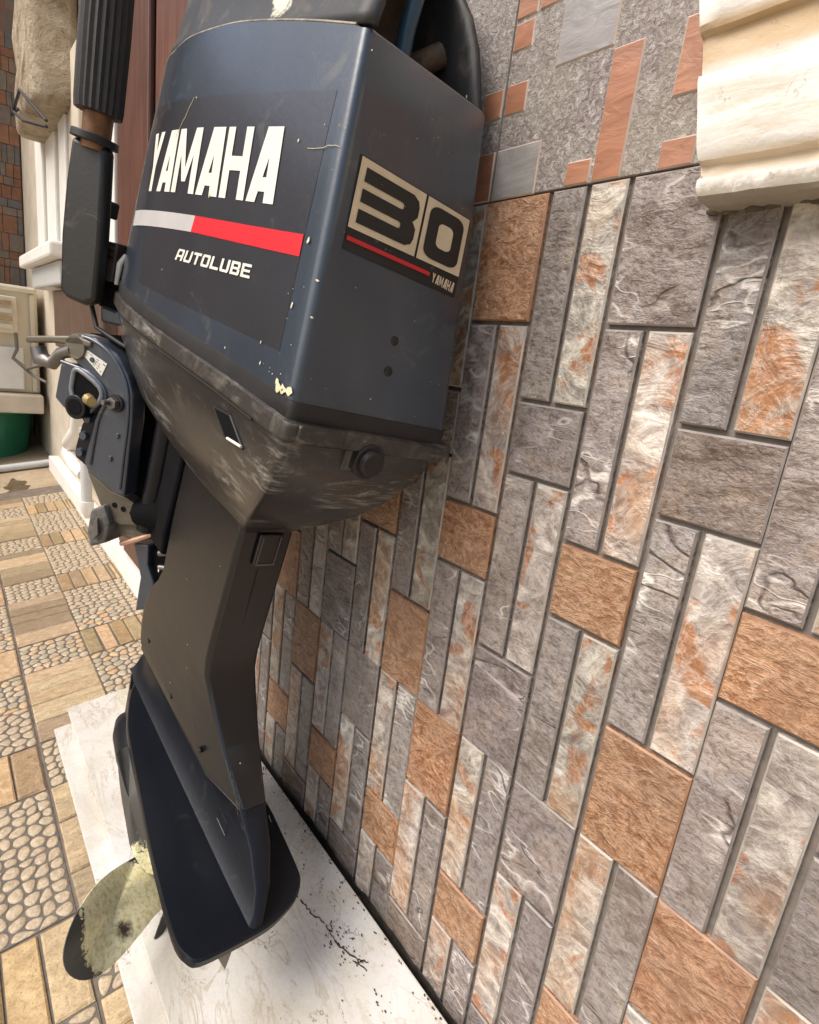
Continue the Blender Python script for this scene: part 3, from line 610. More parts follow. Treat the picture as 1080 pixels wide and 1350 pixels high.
while zz < ZH+1.9:
    hh = R.choice([.05,.08,.11]); yq = .02
    while yq > -.75 and nfar < 290:
        ww = R.choice([.03,.04,.055,.08])
        m = MB(); m.box((-4.959, yq-ww+.003, zz+.003), (-4.945+R.uniform(0,.006), yq, zz+hh)); m.build('mosaic_tile', R.choice(fmats), far); nfar += 1; yq -= ww
    zz += hh
# ledge, air-conditioner and tub
lg = MB(); lg.box((-4.94,-1.6,ZH-.560),(-4.02,.0,ZH-.452)); o = lg.build('concrete_ledge', CREAMP, None, bevel=.01)
thing(o, 'cream concrete ledge carrying the air conditioner at the yard end', 'ledge')
m = MB(); m.box((-4.94,-1.6,-.6),(-4.75,.0,ZH-.562)); m.build('ledge_back', DKW, o)
ac = MB(); ac.box((-4.60,-.95,ZH-.450),(-4.12,-.005,ZH+.150)); ACW = plain('ivory_enamel', (.68,.61,.47), .45, var=.08, sc_=6)
a_ = ac.build('air_conditioner', ACW, None, bevel=.012); thing(a_, 'ivory air conditioner outdoor unit standing on the ledge', 'air conditioner')
m = MB(); m.box((-4.118,-.93,ZH+.115),(-4.100,-.02,ZH+.140)); m.build('top_rail', ACW, a_, bevel=.004)
m = MB(); m.box((-4.118,-.045,ZH-.44),(-4.105,-.02,ZH+.11)); m.build('side_rail', ACW, a_, bevel=.004)
m = MB(); m.box((-4.118,-.60,ZH-.115),(-4.060,-.110,ZH+.085)); lb = m.build('louvre_box', ACW, a_, bevel=.006)
for k in range(4):
    m = MB(); m.box((-4.058,-.585,ZH-.09+k*.042),(-4.045,-.135,ZH-.066+k*.042)); m.build('louvre', plain('louvre_tan', (.42,.30,.16), .5) if k % 2 else ACW, lb)
m = MB(); m.box((-4.118,-.55,ZH-.43),(-4.085,-.085,ZH-.19)); m.build('service_cover', WHITEP, a_, bevel=.008)
cb = MB(); cb.tube([(-4.06,-.12,ZH-.11),(-4.04,-.12,ZH-.20),(-4.05,-.14,ZH-.25),(-4.0,-.08,ZH-.30),(-3.95,-.02,ZH-.27)], .010, 7)
cb.tube([(-4.05,-.14,ZH-.25),(-4.0,-.06,ZH-.33),(-3.9,.0,ZH-.36)], .008, 7)
o = cb.build('power_lead', plain('grey_lead', (.16,.14,.12), .6), None, smooth=60); thing(o, 'thin grey power lead drooping from the air conditioner front', 'cable')
tb = MB(); n = 48; cx, cy = -4.42, -.30; rings = []
zb = (GF @ Vector((cx, cy, 0))).z
for z, r_ in ((0,.235), (.01,.243), (.30,.275), (.31,.288), (.335,.288), (.336,.27), (.32,.265), (.02,.225)):
    rings.append([(cx+(r_+(.006 if (k % 4 < 2 and .005 < z < .305) else 0))*math.cos(2*PI*k/n), cy+(r_+(.006 if (k % 4 < 2 and .005 < z < .305) else 0))*math.sin(2*PI*k/n), zb+z*.88) for k in range(n)])
tb.loft(rings); o = tb.build('plastic_tub', plain('green_plastic', (.015,.16,.085), .4, var=.15, sc_=8), None, smooth=35)
thing(o, 'round ribbed green plastic tub standing under the ledge', 'tub')

# ================================================================== outboard motor
motor = empty('outboard_motor')
thing(motor, 'old dark blue outboard motor standing on the marble step and leaning on the tiled wall', 'outboard motor')
_a, _t = MOTOR_M
motor.matrix_world = Matrix(((*_a[0], _t[0]), (*_a[1], _t[1]), (*_a[2], _t[2]+ZH), (0, 0, 0, 1)))
def LP(x, y, z): return (x, -y, z)           # port side is -y in Blender's right-handed frame
class ML(MB):
    def add(s, vs_, fs): MB.add(s, [LP(*q) for q in vs_], fs)
def m_paint(name, col, rough=.34, metal=.0, spec=.5, dirt=0., dcol=(.25,.21,.15), coat=0., scuff=0., grain=.0004, spot=None):
    t = NT(name); p = t.pos(obj=True); n = t.noise(p, 7, 5, .6, .4); f = t.noise(p, 160, 4, .6); n2 = t.noise(p, 22, 6, .68, .8)
    c = t.mix(t.ramp(n, [(.35, 0.), (.7, 1.)]), tuple(x*.88 for x in col), tuple(min(1, x*1.14) for x in col))
    ro = t.math('ADD', rough-.05, t.math('MULTIPLY', n, .10))
    if dirt:
        d = t.ramp(n2, [(.62-dirt*.3, 0.), (.80-dirt*.2, min(1, .35+dirt*.7))]); c = t.mix(d, c, dcol); ro = t.math('ADD', ro, t.math('MULTIPLY', d, .3))
    if scuff:
        q = t.map(p, (.3, .9, .2), (1, 1, 4.5)); s_ = t.ramp(t.noise(q, 20, 7, .72, .5), [(.50, 0.), (.66, 1.)]); m_ = t.ramp(t.noise(p, 9, 3), [(.46, 0.), (.60, scuff*.8)])
        s_ = t.math('MULTIPLY', s_, m_); c = t.mix(s_, c, (.62,.60,.54)); ro = t.math('ADD', ro, t.math('MULTIPLY', s_, .3))
    if spot:
        sb_ = t.N.new('ShaderNodeVectorMath'); sb_.operation = 'DISTANCE'; t.L.new(p, sb_.inputs[0]); sb_.inputs[1].default_value = spot
        ds = t.math('ADD', sb_.outputs['Value'], t.math('MULTIPLY', t.math('SUBTRACT', t.noise(p, 75, 6, .75), .5), .055)); c = t.mix(t.ramp(ds, [(.014, 1.), (.018, 0.)]), c, (.62,.60,.48))
    sp = t.math('MULTIPLY', t.ramp(t.vor(p, 42), [(.035, 1.), (.055, 0.)]), t.ramp(t.noise(p, 14, 2), [(.60, 0.), (.64, .8)]))
    c = t.mix(sp, c, (.62,.58,.45))
    return t.fin(c, ro, t.bump(t.math('ADD', f, t.math('MULTIPLY', n2, .8)), grain, .5), metal, spec, coat)
PAINT = m_paint('navy_paint', (.032,.046,.066), .36, .25, .8, .12, (.18,.16,.13), coat=.6)
PAINT_R = PAINT
DECAL = m_paint('decal_grey', (.020,.022,.029), .36, .10, .8, .05, coat=.6)
CAPM = m_paint('cap_grey', (.040,.041,.043), .5, .0, .3, .34, (.17,.145,.11), spot=(.055,-.105,.318))
PANM = m_paint('pan_weathered', (.021,.019,.018),   .36, .0, .5, .20, (.095,.085,.070), coat=.45, scuff=.62, grain=.0006)
LIPM = m_paint('lip_dusty', (.034,.029,.025), .45, .0, .5, .36, (.15,.135,.105), scuff=.5, grain=.0012)
LEGM = m_paint('leg_charcoal', (.0088,.0084,.0086), .31, .0, .5, .06, (.045,.041,.037), coat=.25)
NAVYD = m_paint('plate_navy', (.0045,.0060,.010), .38, .0, .35, .04, (.08,.075,.07))
BRKM = m_paint('bracket_blue_grey', (.050,.064,.088), .33, .3, .8, .15, (.2,.18,.15), coat=.5)
BLACK = plain('black_rubber_trim', (.014,.013,.013), .55, var=.3)
VOIDM = plain('void_black', (.005,.005,.006), .85, var=.3, spec=.12)  # near-black for parts, and for the shade of hollows painted on solid faces
RUBBER = plain('ribbed_rubber', (.028,.026,.025), .62, var=.25, sc_=90, bump=.0006)
STEEL = plain('dull_steel', (.20,.19,.18), .42, .8, var=.2); COPPER = plain('worn_copper', (.62,.40,.29), .35, .7, var=.2)
LETTER = plain('letter_white', (.70,.69,.62), .45, var=.05); CREAML = plain('number_cream', (.66,.56,.38), .5, var=.10, sc_=45); REDD = plain('stripe_red', (.60,.018,.028), .42, var=.04); SILV = plain('stripe_silver', (.46,.45,.44), .42, var=.04)
CHIP = plain('paint_chip', (.66,.60,.38), .7, var=.15, sc_=80, bump=.001); WORN = m_paint('worn_metal', (.15,.132,.10), .5, .5, .5, .4, (.16,.13,.09), scuff=.3)

def catmull(P, n=5):
    out = []
    for i in range(len(P)-1):
        p0, p1, p2, p3 = P[max(i-1, 0)], P[i], P[i+1], P[min(i+2, len(P)-1)]
        for k in range(n):
            u = k/n; out.append(tuple(.5*((2*b)+(-a+c)*u+(2*a-5*b+4*c-d)*u*u+(-a+3*b-3*c+d)*u**3) for a, b, c, d in zip(p0, p1, p2, p3)))
    out.append(tuple(P[-1])); return out
def plan_ring(v, grow=0., z=None, sx=1., sy=1., cr=.009):
    """closed plan outline of the cowling at height fraction v; starts at the aft port corner, runs forward, round the nose and aft again"""
    L = [tuple(b[i]*(1-v)+t[i]*v for i in (0, 1)) for b, t in zip(PB, PT)]
    zz_ = [t[2]*v for t in PT]
    Pt = [(x, y, q) for (x, y), q in zip(L, zz_)]
    rr = (RR0[0]*(1-v)+RR1[0]*v, RR0[1]*(1-v)+RR1[1]*v)
    Sb = []
    k0 = abs(rr[1])/Pt[0][1]
    for (x, y, q) in reversed(Pt[:-1]):
        u = (x-Pt[-1][0])/(Pt[0][0]-Pt[-1][0]); Sb.append((x+(rr[0]-Pt[0][0])*max(0, u)**3, -y*(.84+(k0-.84)*max(0, u)), q+(.019*v if True else 0)*max(0, u)**2))
    port = catmull([Pt[0]]+Pt[1:], 4)
    star = catmull([Pt[-1]]+Sb, 4)
    p0, s0 = port[0], star[-1]
    # rounded aft corners
    def arc(c, d1, d2):
        out = []
        for k in range(5):
            u = k/4; a = (1-u)**2; b = 2*u*(1-u); e = u*u
            out.append(tuple(a*(c[i]+d1[i]*cr)+b*c[i]+e*(c[i]+d2[i]*cr) for i in (0, 1))+(c[2],))
        return out
    af = (s0[0]-p0[0], s0[1]-p0[1]); l_ = math.hypot(*af); af = (af[0]/l_, af[1]/l_)
    A = arc(p0, af, (-1, .06)); B = arc(s0, (-1, -.06), (-af[0], -af[1]))
    mid_ = [tuple(B[-1][i]+(A[0][i]-B[-1][i])*k/9 for i in (0, 1, 2)) for k in range(1, 9)]      # straight aft face
    ring = A+port[1:]+star[1:-1]+B+mid_
    out = []
    for (x, y, q) in ring:
        cx, cy = -.05, .008; dx, dy = x-cx, y-cy; r_ = math.hypot(dx, dy) or 1
        out.append((cx+dx*(1+grow/max(r_, .02))*sx if True else x, cy+dy*(1+grow/max(r_, .02))*sy, (q if z is None else z)))
    return out
# --- cowling shell
NV = 7
m = ML()
rings = [plan_ring(0, z=.002)]+[plan_ring(k/NV, grow=.0015*math.sin(PI*k/NV)) for k in range(1, NV)]+[plan_ring(1)]; CR = list(rings)
top = plan_ring(1); rings.append([(a-(a+.05)*.012, b*.965, c+.0025) for a, b, c in top]); rings.append([(a-(a+.05)*.03, b*.93, c+.003) for a, b, c in top])
m.loft(rings, cap0=True, cap1=True)
cowl = m.build('cowling', PAINT, motor, smooth=48)
# black rubber seal at the cowling foot
m = ML(); r0 = plan_ring(0)
m.loft([[(a, b, z) for a, b, _ in plan_ring(0, grow=g)] for g, z in ((-.004,.004), (.0018,.003), (.0030,-.002), (.0022,-.0125), (-.003,-.014))], cap0=False, cap1=False); m.build('rubber_seal', BLACK, cowl, smooth=50)
# --- drape helpers for decals
def row_at(row, lo, hi, ax, val):
    P = row[lo:hi]
    for a, b in zip(P, P[1:]):
        if (a[ax]-val)*(b[ax]-val) <= 0 and a[ax] != b[ax]:
            u = (val-a[ax])/(b[ax]-a[ax]); return tuple(a[i]+(b[i]-a[i])*u for i in range(3))
    e = min(P, key=lambda q: abs(q[ax]-val)); return e
NP_ = 5+4*(len(PB)-1)
def surf_pt(sel, ax, val, z, off, d):
    q = [sel(r_, ax, val) for r_ in CR]
    for a, b in zip(q, q[1:]):
        if z <= b[2] or b is q[-1]:
            u = (z-a[2])/(b[2]-a[2]); p = [a[i]+(b[i]-a[i])*u for i in range(3)]; p[d] += off; p[ax] = val; p[2] = z; return tuple(p)
def side_pt(x, z, off=.0007): return surf_pt(lambda r_, ax, v: row_at(r_, 3, NP_, ax, v), 0, x, z, off, 1)
def rear_pt(y, z, off=.0007): return surf_pt(lambda r_, ax, v: row_at(r_[-13:]+r_[:5], 0, 18, ax, v), 1, y, z, off, 0)
def drape(m, quad, fn, off, nu=4, nv=3):
    a, b, c, d = quad; vs_ = []; fs = []
    for j in range(nv+1):
        for i in range(nu+1):
            u, w_ = i/nu, j/nv
            p = tuple((a[k]*(1-u)+b[k]*u)*(1-w_)+(d[k]*(1-u)+c[k]*u)*w_ for k in (0, 1)); vs_.append(fn(*p, off))
    n = nu+1
    for j in range(nv):
        for i in range(nu): fs.append((j*n+i, j*n+i+1, (j+1)*n+i+1, (j+1)*n+i))
    m.add(vs_, fs)
class Frame:          # unit box -> (a, z) through a quad BL BR TR TL
    def __init__(s, q): s.q = q
    def __call__(s, u, v):
        a, b, c, d = s.q; return tuple((a[k]*(1-u)+b[k]*u)*(1-v)+(d[k]*(1-u)+c[k]*u)*v for k in (0, 1))
G = {   # glyph quads in a unit box
 'Y': [((0,1),(.34,1),(.64,.42),(.36,.42)),((.66,1),(1,1),(.64,.42),(.36,.42)),((.36,.44),(.64,.44),(.64,0),(.36,0))],
 'A': [((0,0),(.33,0),(.80,1),(.42,1)),((.64,0),(1,0),(.96,1),(.60,1)),((.20,.15),(.80,.15),(.80,.34),(.34,.34))],
 'M': [((0,0),(.22,0),(.22,1),(0,1)),((.78,0),(1,0),(1,1),(.78,1)),((.02,1),(.27,1),(.58,.18),(.42,.18)),((.98,1),(.73,1),(.42,.18),(.58,.18))],
 'H': [((0,0),(.28,0),(.28,1),(0,1)),((.72,0),(1,0),(1,1),(.72,1)),((.28,.40),(.72,.40),(.72,.60),(.28,.60))],
 'a': [((0,0),(.26,0),(.26,.86),(0,.86)),((.74,0),(1,0),(1,.86),(.74,.86)),((.08,1),(.92,1),(1,.82),(0,.82)),((.2,.30),(.8,.30),(.8,.48),(.2,.48))],
 'U': [((0,.12),(.26,.12),(.26,1),(0,1)),((.74,.12),(1,.12),(1,1),(.74,1)),((.08,0),(.92,0),(1,.2),(0,.2))],
 'T': [((0,.78),(1,.78),(1,1),(0,1)),((.37,0),(.63,0),(.63,.8),(.37,.8))],
 'O': [((0,.12),(.26,.12),(.26,.88),(0,.88)),((.74,.12),(1,.12),(1,.88),(.74,.88)),((.08,0),(.92,0),(1,.2),(0,.2)),((.08,1),(.92,1),(1,.8),(0,.8))],
 'L': [((0,0),(.26,0),(.26,1),(0,1)),((.2,0),(1,0),(1,.22),(.2,.22))],
 'B': [((0,0),(.26,0),(.26,1),(0,1)),((.2,0),(.92,0),(1,.2),(.2,.2)),((.2,.41),(.9,.41),(.9,.59),(.2,.59)),((.2,.8),(1,.8),(.92,1),(.2,1)),((.74,.1),(1,.1),(1,.46),(.74,.46)),((.74,.54),(1,.54),(1,.9),(.74,.9))],
 'E': [((0,0),(.26,0),(.26,1),(0,1)),((.2,0),(1,0),(1,.2),(.2,.2)),((.2,.41),(.92,.41),(.92,.59),(.2,.59)),((.2,.8),(1,.8),(1,1),(.2,1))]}
def word(m, txt, fr, fn, off, widths=None, gap=.22, slant=0., nu=2, nv=3):
    ws = [(widths or {}).get(ch, 1.) for ch in txt]; tot = sum(ws)+gap*(len(txt)-1)+slant; x = 0.
    for k, (ch, wd) in enumerate(zip(txt, ws)):
        for q in G[ch]:
            qq = [((x+u*wd+slant*v)/tot, v) for u, v in q]
            drape(m, [fr(*p) for p in qq], fn, off+.00004*k, nu, nv)
        x += wd+gap
# decal panel on the port side: dark grey field
m = ML(); drape(m, [PANEL[0], PANEL[3], PANEL[5], PANEL[-1]], side_pt, .0003, 24, 8)
m.build('decal_panel', DECAL, cowl, smooth=80)
m = ML(); word(m, 'YAMAHA', Frame([YAM[0], YAM[1], YAM[2], YAM[3]]), side_pt, .0009, {'M': 1.3, 'Y': .95}, .10, .0); m.build('name_lettering', LETTER, cowl)
m = ML(); drape(m, [ST_W[0], ST_W[1], ST_W[2], ST_W[3]], side_pt, .0008, 12, 2); m.build('silver_stripe', SILV, cowl)
m = ML(); drape(m, [ST_R[0], ST_R[1], ST_R[2], ST_R[3]], side_pt, .0008, 8, 2); m.build('red_stripe', REDD, cowl)
m = ML(); word(m, 'aUTOLUBE', Frame([AUT[0], AUT[1], AUT[2], AUT[3]]), side_pt, .0009, None, .18, .0, 1, 1); m.build('oil_lettering', LETTER, cowl)
# number plate on the aft face
fr = Frame(R30)
def rq(m, u0, v0, u1, v1, off, f=fr): drape(m, [f(u0,v0), f(u1,v0), f(u1,v1), f(u0,v1)], rear_pt, off, 2, 2)
m = ML(); fb = Frame([R30B[0], R30B[1], R30[2], R30[3]]); rq(m, -.012, -.02, 1.012, 1.012, .0006, fb); npl = m.build('number_plate', BLACK, cowl)
m = ML(); rq(m, 0, .0, .545, 1., .0011); rq(m, .565, .0, 1., 1., .0011); m.build('number_field', CREAML, npl)
m = ML()
for v0, v1 in ((.10,.30), (.40,.59), (.69,.89)): rq(m, .045, v0, .40, v1, .0015)
def poly(m, pts, off, f=fr):
    m.add([rear_pt(*f(u, v), off) for u, v in pts], [tuple(range(len(pts)))])
poly(m, [(.36,.10),(.44,.10),(.49,.16),(.505,.25),(.505,.40),(.48,.47),(.465,.495),(.48,.52),(.505,.59),(.505,.74),(.49,.83),(.44,.89),(.36,.89),(.36,.69),(.375,.67),(.375,.61),(.36,.59),(.36,.40),(.375,.38),(.375,.32),(.36,.30)], .00155)
def rrect(u0, v0, u1, v1, r_, n=5):
    out = []
    for cx, cy, a0 in ((u1-r_, v1-r_*1.6, 0), (u0+r_, v1-r_*1.6, 90), (u0+r_, v0+r_*1.6, 180), (u1-r_, v0+r_*1.6, 270)):
        for k in range(n+1): a = rad(a0+90*k/n); out.append((cx+r_*math.cos(a), cy+r_*1.6*math.sin(a)))
    return out
poly(m, rrect(.605, .08, .955, .92, .09), .0015); m.build('numerals', BLACK, npl)
m = ML(); poly(m, rrect(.705, .30, .855, .70, .05), .0019); m.build('numeral_centre', CREAML, npl)
m = ML(); drape(m, [(REDL[0][0], REDL[0][1]-.002), (REDL[1][0], REDL[1][1]-.002), (REDL[1][0], REDL[1][1]+.0015), (REDL[0][0], REDL[0][1]+.0015)], rear_pt, .0012, 3, 1); m.build('red_line', REDD, npl)
m = ML(); word(m, 'YAMAHA', Frame(SMY), rear_pt, .0012, {'M': 1.2}, .2, .1, 1, 1); m.build('small_lettering', CREAML, npl)
# two studs, chips, scratches
for (y, z) in RDOT[:2]:
    m = ML(); x = rear_x(y, z); m.tube([(x-.003,y,z),(x+.0018,y,z),(x+.003,y,z)], [.0052,.0050,.0032], 14); m.build('stud', BLACK, cowl, smooth=40)
cm_ = ML()
def chip(fn, a, z, r_, el=1.):
    n = 9; cm_.add([fn(a+r_*R.uniform(.5,1.1)*math.cos(2*PI*k/n), z+el*r_*R.uniform(.5,1.1)*math.sin(2*PI*k/n), .0016) for k in range(n)], [tuple(range(n))])
for (a, z) in CHIPS_S: chip(side_pt, a, z, R.uniform(.0009,.0020), 1.6)
for (a, z) in CHIPS_R: chip(rear_pt, a, z, R.uniform(.0008,.0016))
for k in range(46):
    if R.random() < .5: chip(side_pt, .225-R.random()*.04, R.uniform(.0,.28), R.uniform(.0003,.0008))
    else: chip(rear_pt, R.uniform(-.08,.10), R.uniform(.01,.27), R.uniform(.0003,.0007))
n = 14
for dx, dz, r_ in ((.222,.0075,.0065), (.231,.008,.0065), (.240,.010,.006), (.2175,.011,.004)): chip(side_pt, dx, dz, r_, .8)
for (x0, z0, x1, z1) in ((.17,.2,.215,.205), (-.08,.235,-.115,.195)):
    pts = [side_pt(x0+(x1-x0)*k/8+R.uniform(-.0012,.0012), z0+(z1-z0)*k/8+R.uniform(-.0012,.0012), .0014) for k in range(9)]; cm_.tube(pts, .00022, 4)
cm_.build('paint_chips', CHIP, cowl, kind='stuff')
# --- raised top cap with hollow carrying recess aft
def cap_side(z):  # aft end of the side walls (port x, starboard x) at height z
    v = (z-.30)/.13; return (.203-.045*v-.055*v**3, .150-.05*v-.04*v**3)
m = ML(); rows = []
zl = [.292,.300,.310,.335,.36,.39,.415,.430]
for z in zl:
    v = max(0, (z-.30)/.13); base_ = plan_ring(1, z=0); c_ = base_[5:-13]; n_ = len(c_)
    xp, xs = cap_side(max(z, .3)); k_ = .955-.10*v-.05*v**3 if z > .301 else .985
    row = []
    x0_, x1_ = c_[0][0], c_[-1][0]
    for i, (x, y, _) in enumerate(c_):
        xr, br = (xp, x0_) if y > 0 else (xs, x1_)
        u = (x+.322)/(br+.322); row.append((-.322+(xr+.322)*u*1.0+.020*v*(1-u)+.004, .008+(y-.008)*k_, z+(.014*u*u if y < 0 else 0)*(1-v)))
    rows.append(row)
inn = [[(x-.0, .008+(y-.008)*.93, z) for x, y, z in r_] for r_ in rows]
m.loft(rows, False, False, closed=False)
cap = m.build('top_cap', CAPM, motor, smooth=50); sm_ = cap.modifiers.new('wall', 'SOLIDIFY'); sm_.thickness = .007; sm_.offset = -1
tr = rows[-1]; m = ML(); m.add([(x, y, z+.001) for x, y, z in tr], [tuple(range(len(tr)))]); m.build('cap_roof', CAPM, cap)
m = ML()
m.box((-.02,-.075,.300),(.0,.085,.43)); m.build('recess_back', plain('oily_brown', (.075,.048,.024), .6, var=.6, sc_=30), cap)
m = ML(); m.tube([(.03,.075,.31),(.06,.055,.36),(.02,.02,.40)], .016, 12); m.tube([(.0,-.03,.32),(.07,-.035,.335),(.08,-.06,.36)], .012, 10); m.tube([(.0,.04,.30),(.12,.05,.302),(.13,.0,.304),(.10,-.05,.306)], .008, 8)
m.build('intake_duct', plain('grimy_brown', (.10,.066,.038), .6, var=.6, sc_=40, bump=.002), cap, smooth=60)
m = ML(); m.tube([(.115,.006,.292),(.102,.004,.345),(.098,.002,.40)], .0085, 14); m.build('blue_hose', plain('blue_hose_plastic', (.03,.07,.10), .3), cap, smooth=60)
# worn moulding line between cap and cowling
m = ML(); rg = [(x, y, z+.0012) for x, y, z in plan_ring(1, grow=-.002)[5:-13]]; m.tube(rg, .0015, 6); m.build('cap_moulding', plain('dusty_moulding', (.20,.18,.13), .6, var=.6, sc_=60), cap, smooth=60)

# --- lower pan
def pan_ring(fx, rx, yl, yr, z, tw=0., pw=1.0):
    b = plan_ring(0, z=0); out = []
    for (x, y, _) in b:
        u = (x+.402)/(.248+.402); u = max(0, min(1.02, u))
        yy = (y*yl/.117 if y > 0 else y*yr/.1)
        nar = 1-(1-pw)*(1-u)
        out.append((fx+(rx-fx)*u, yy*nar+tw, z))
    return out
m = ML()
m.loft([pan_ring(-.404,.250,.117,.100,-.0125), pan_ring(-.412,.257,.121,.104,-.0150), pan_ring(-.412,.257,.121,.104,-.030), pan_ring(-.402,.250,.117,.099,-.034)], True, True)
lip = m.build('pan_lip', LIPM, motor, smooth=40, bevel=.0012)
m = ML()
m.loft([pan_ring(-.402,.247,.114,.097,-.033), pan_ring(-.395,.247,.111,.095,-.050), pan_ring(-.392,.232,.108,.090,-.075,-.002,.97), pan_ring(-.372,.212,.101,.082,-.105,-.005,.94),
        pan_ring(-.330,.180,.089,.070,-.14,-.008,.92), pan_ring(-.270,.140,.070,.057,-.172,-.012,.9), pan_ring(-.195,.104,.050,.043,-.198,-.016,.88), pan_ring(-.125,.088,.038,.034,-.214,-.018,.85)])
panb = m.build('lower_pan', PANM, motor, smooth=60)
# window with bright rod end
def pan_side(px, pz, off): 
    zt_ = [(-.030,.114,0,1,-.402,.247),(-.050,.111,0,1,-.395,.247),(-.075,.108,-.002,.97,-.392,.232),(-.105,.101,-.005,.94,-.372,.212),(-.14,.089,-.008,.92,-.33,.18)]
    for a, b in zip(zt_, zt_[1:]):
        if b[0] <= pz <= a[0]:
            w_ = (a[0]-pz)/(a[0]-b[0]); q = [a[i]*(1-w_)+b[i]*w_ for i in range(6)]
            u = (px-q[4])/(q[5]-q[4]); xb = -.402+.65*u; return (px, cowl_y(xb, 0)*q[1]/.117*(1-(1-q[3])*(1-u))+q[2]+off, pz)
    return (px, .1, pz)
wq = [(.100,-.054),(.140,-.049),(.172,-.072),(.130,-.077)]
m = ML(); m.add([pan_side(a, b, .0010) for a, b in wq], [(0,1,2,3)]); win = m.build('side_opening_shade', VOIDM, panb)
m = ML(); m.tube([pan_side(.138,-.0745,.002), pan_side(.171,-.0705,.002)], .0016, 8); m.build('rod_end', LETTER, panb)
m = ML()
for a, b in zip(wq, wq[1:]+wq[:1]): m.tube([pan_side(*a, .0008), pan_side(*b, .0008)], .0013, 6)
m.build('opening_rim', BLACK, panb, smooth=60)
# aft lugs: round rubber stop, oval boss, tabs
m = ML(); m.tube([(.240,.010,-.040),(.262,.010,-.040)], .0185, 24); m.tube([(.262,.010,-.040),(.269,.010,-.040)], [.014,.0125], 24); m.build('rubber_stop', BLACK, panb, smooth=40, bevel=.001)
m = ML(); m.tube([(.226,-.052,-.036),(.250,-.054,-.036)], [.013,.011], 18); m.build('oval_boss', PANM, panb, smooth=40)
m = ML(); m.box((.236,-.075,-.056),(.254,.034,-.014)); m.build('aft_flange', PANM, panb, bevel=.006, seg=3, smooth=50)
m = ML(); m.box((.236,.046,-.029),(.261,.098,-.0135)); m.build('latch_tab', LIPM, lip, bevel=.003, seg=2)
m = ML(); m.box((.232,-.104,-.026),(.257,-.070,-.012)); m.build('latch_tab', LIPM, lip, bevel=.003, seg=2)
m = ML(); m.tube([(x,y-.0012 if y>0 else y+.0012,-.0355) for x, y, _ in plan_ring(0, grow=.001)[6:38]], .0012, 6); m.build('pan_seam', BLACK, panb)
# --- leg and exhaust housing
def leg_ring(z, rear, L_, Rt, front, Lm=None, b=.005):
    md = (L_+Rt)/2; Lm = L_ if Lm is None else Lm
    return [(rear-b, L_, z), (rear, L_-b, z), (rear, Rt+b, z), (rear-b, Rt, z), (front+.05, Rt, z), (front+.015, Rt+(md-Rt)*.45, z), (front-.012, md-.008, z), (front-.012, md+.008, z), (front+.004, Lm-(Lm-md)*.35, z), (front+.022, Lm, z), (max(rear-.075, front+.03), Lm, z)]
m = ML()
LR = [(-.190,.086,.022,-.058,-.135,.022), (-.30,.088,.022,-.058,-.133,.022), (-.385,.090,.022,-.058,-.125,.022), (-.412,.092,.022,-.058,-.135,.022), (-.436,.099,.021,-.057,-.152,.022),
      (-.470,.127,.014,-.055,-.162,.022), (-.505,.165,.008,-.050,-.160,.022), (-.535,.212,.003,-.042,-.150,.0215), (-.549,.236,.001,-.038,-.140,.021)]
m.loft([leg_ring(*a) for a in LR])
leg = m.build('leg', LEGM, motor, smooth=24, bevel=.0014)
m = ML(); m.box((.0875,-.040,-.262),(.0925,-.004,-.214)); pl_ = m.build('drain_plate', LEGM, leg, bevel=.004, seg=3)
m = ML(); m.box((.093,-.036,-.259),(.0935,-.034,-.218)); m.box((.093,-.010,-.259),(.0935,-.008,-.218)); m.box((.093,-.036,-.261),(.0935,-.008,-.2585)); m.build('drain_rib', plain('rubbed_edge_grey', (.10,.095,.088), .45), pl_)
# gearcase below
def gear_rings(xs_, cy, cz):
    out = []
    for x, r_ in xs_: out.append([(x, cy+r_*math.cos(2*PI*k/20), cz+r_*math.sin(2*PI*k/20)*1.1) for k in range(20)])
    return out
m = ML(); m.loft(gear_rings([(-.17,.004),(-.16,.018),(-.13,.030),(-.08,.037),(.0,.039),(.06,.036),(.075,.034)], .0, -.745)); gc = m.build('gearcase', NAVYD, motor, smooth=60)
m = ML(); m.loft([leg_ring(-.64,.10,.02,-.02,-.15), leg_ring(-.72,.07,.016,-.016,-.14)]); m.build('strut', NAVYD, gc, smooth=40)
SKZ = -.842
m = ML(); m.loft([[(x, y, z) for x, z in ((-.10,-.77),(.07,-.77),(.085,SKZ+.004+.2085*.085*0),(.04,SKZ-.004))] for y in (-.004,.004)]); m.build('skeg', NAVYD, gc, bevel=.002)
# cavitation plate
m = ML(); n = len(PLATE); star_ = [(.10,-.088),(.0,-.078),(-.08,-.055),(-.14,-.030)]
pts = catmull(PLATE, 3)+[p for p in star_]
m.loft([[(x*k_+(1-k_)*.12, y*k_, z) for x, y in pts] for z, k_ in ((-.6405,.985), (-.638,1.), (-.629,1.), (-.6265,.988))])
plate = m.build('cavitation_plate', NAVYD, motor, smooth=40)
m = ML(); m.loft([[(x, y+.028, z) for x, y in ((.235,-.010),(.31,-.004),(.335,.0),(.31,.004),(.235,.010))] for z in (-.700,-.6410)]); m.build('trim_tab', STEEL, plate, bevel=.002)
m = ML()
m.loft([leg_ring(*a) for a in ((-.5492,.236,.001,-.038,-.140,.0208), (-.556,.246,.000,-.035,-.145,.012), (-.575,.280,-.001,-.030,-.145,.005), (-.600,.316,.003,-.018,-.145,.004), (-.618,.334,.010,-.008,-.145,.009), (-.6268,.341,.016,-.004,-.150,.017))])
m.build('strut_foot', NAVYD, plate, smooth=30, bevel=.001)  # lower casting in darker plate navy, which also paints in its shade
m = ML()
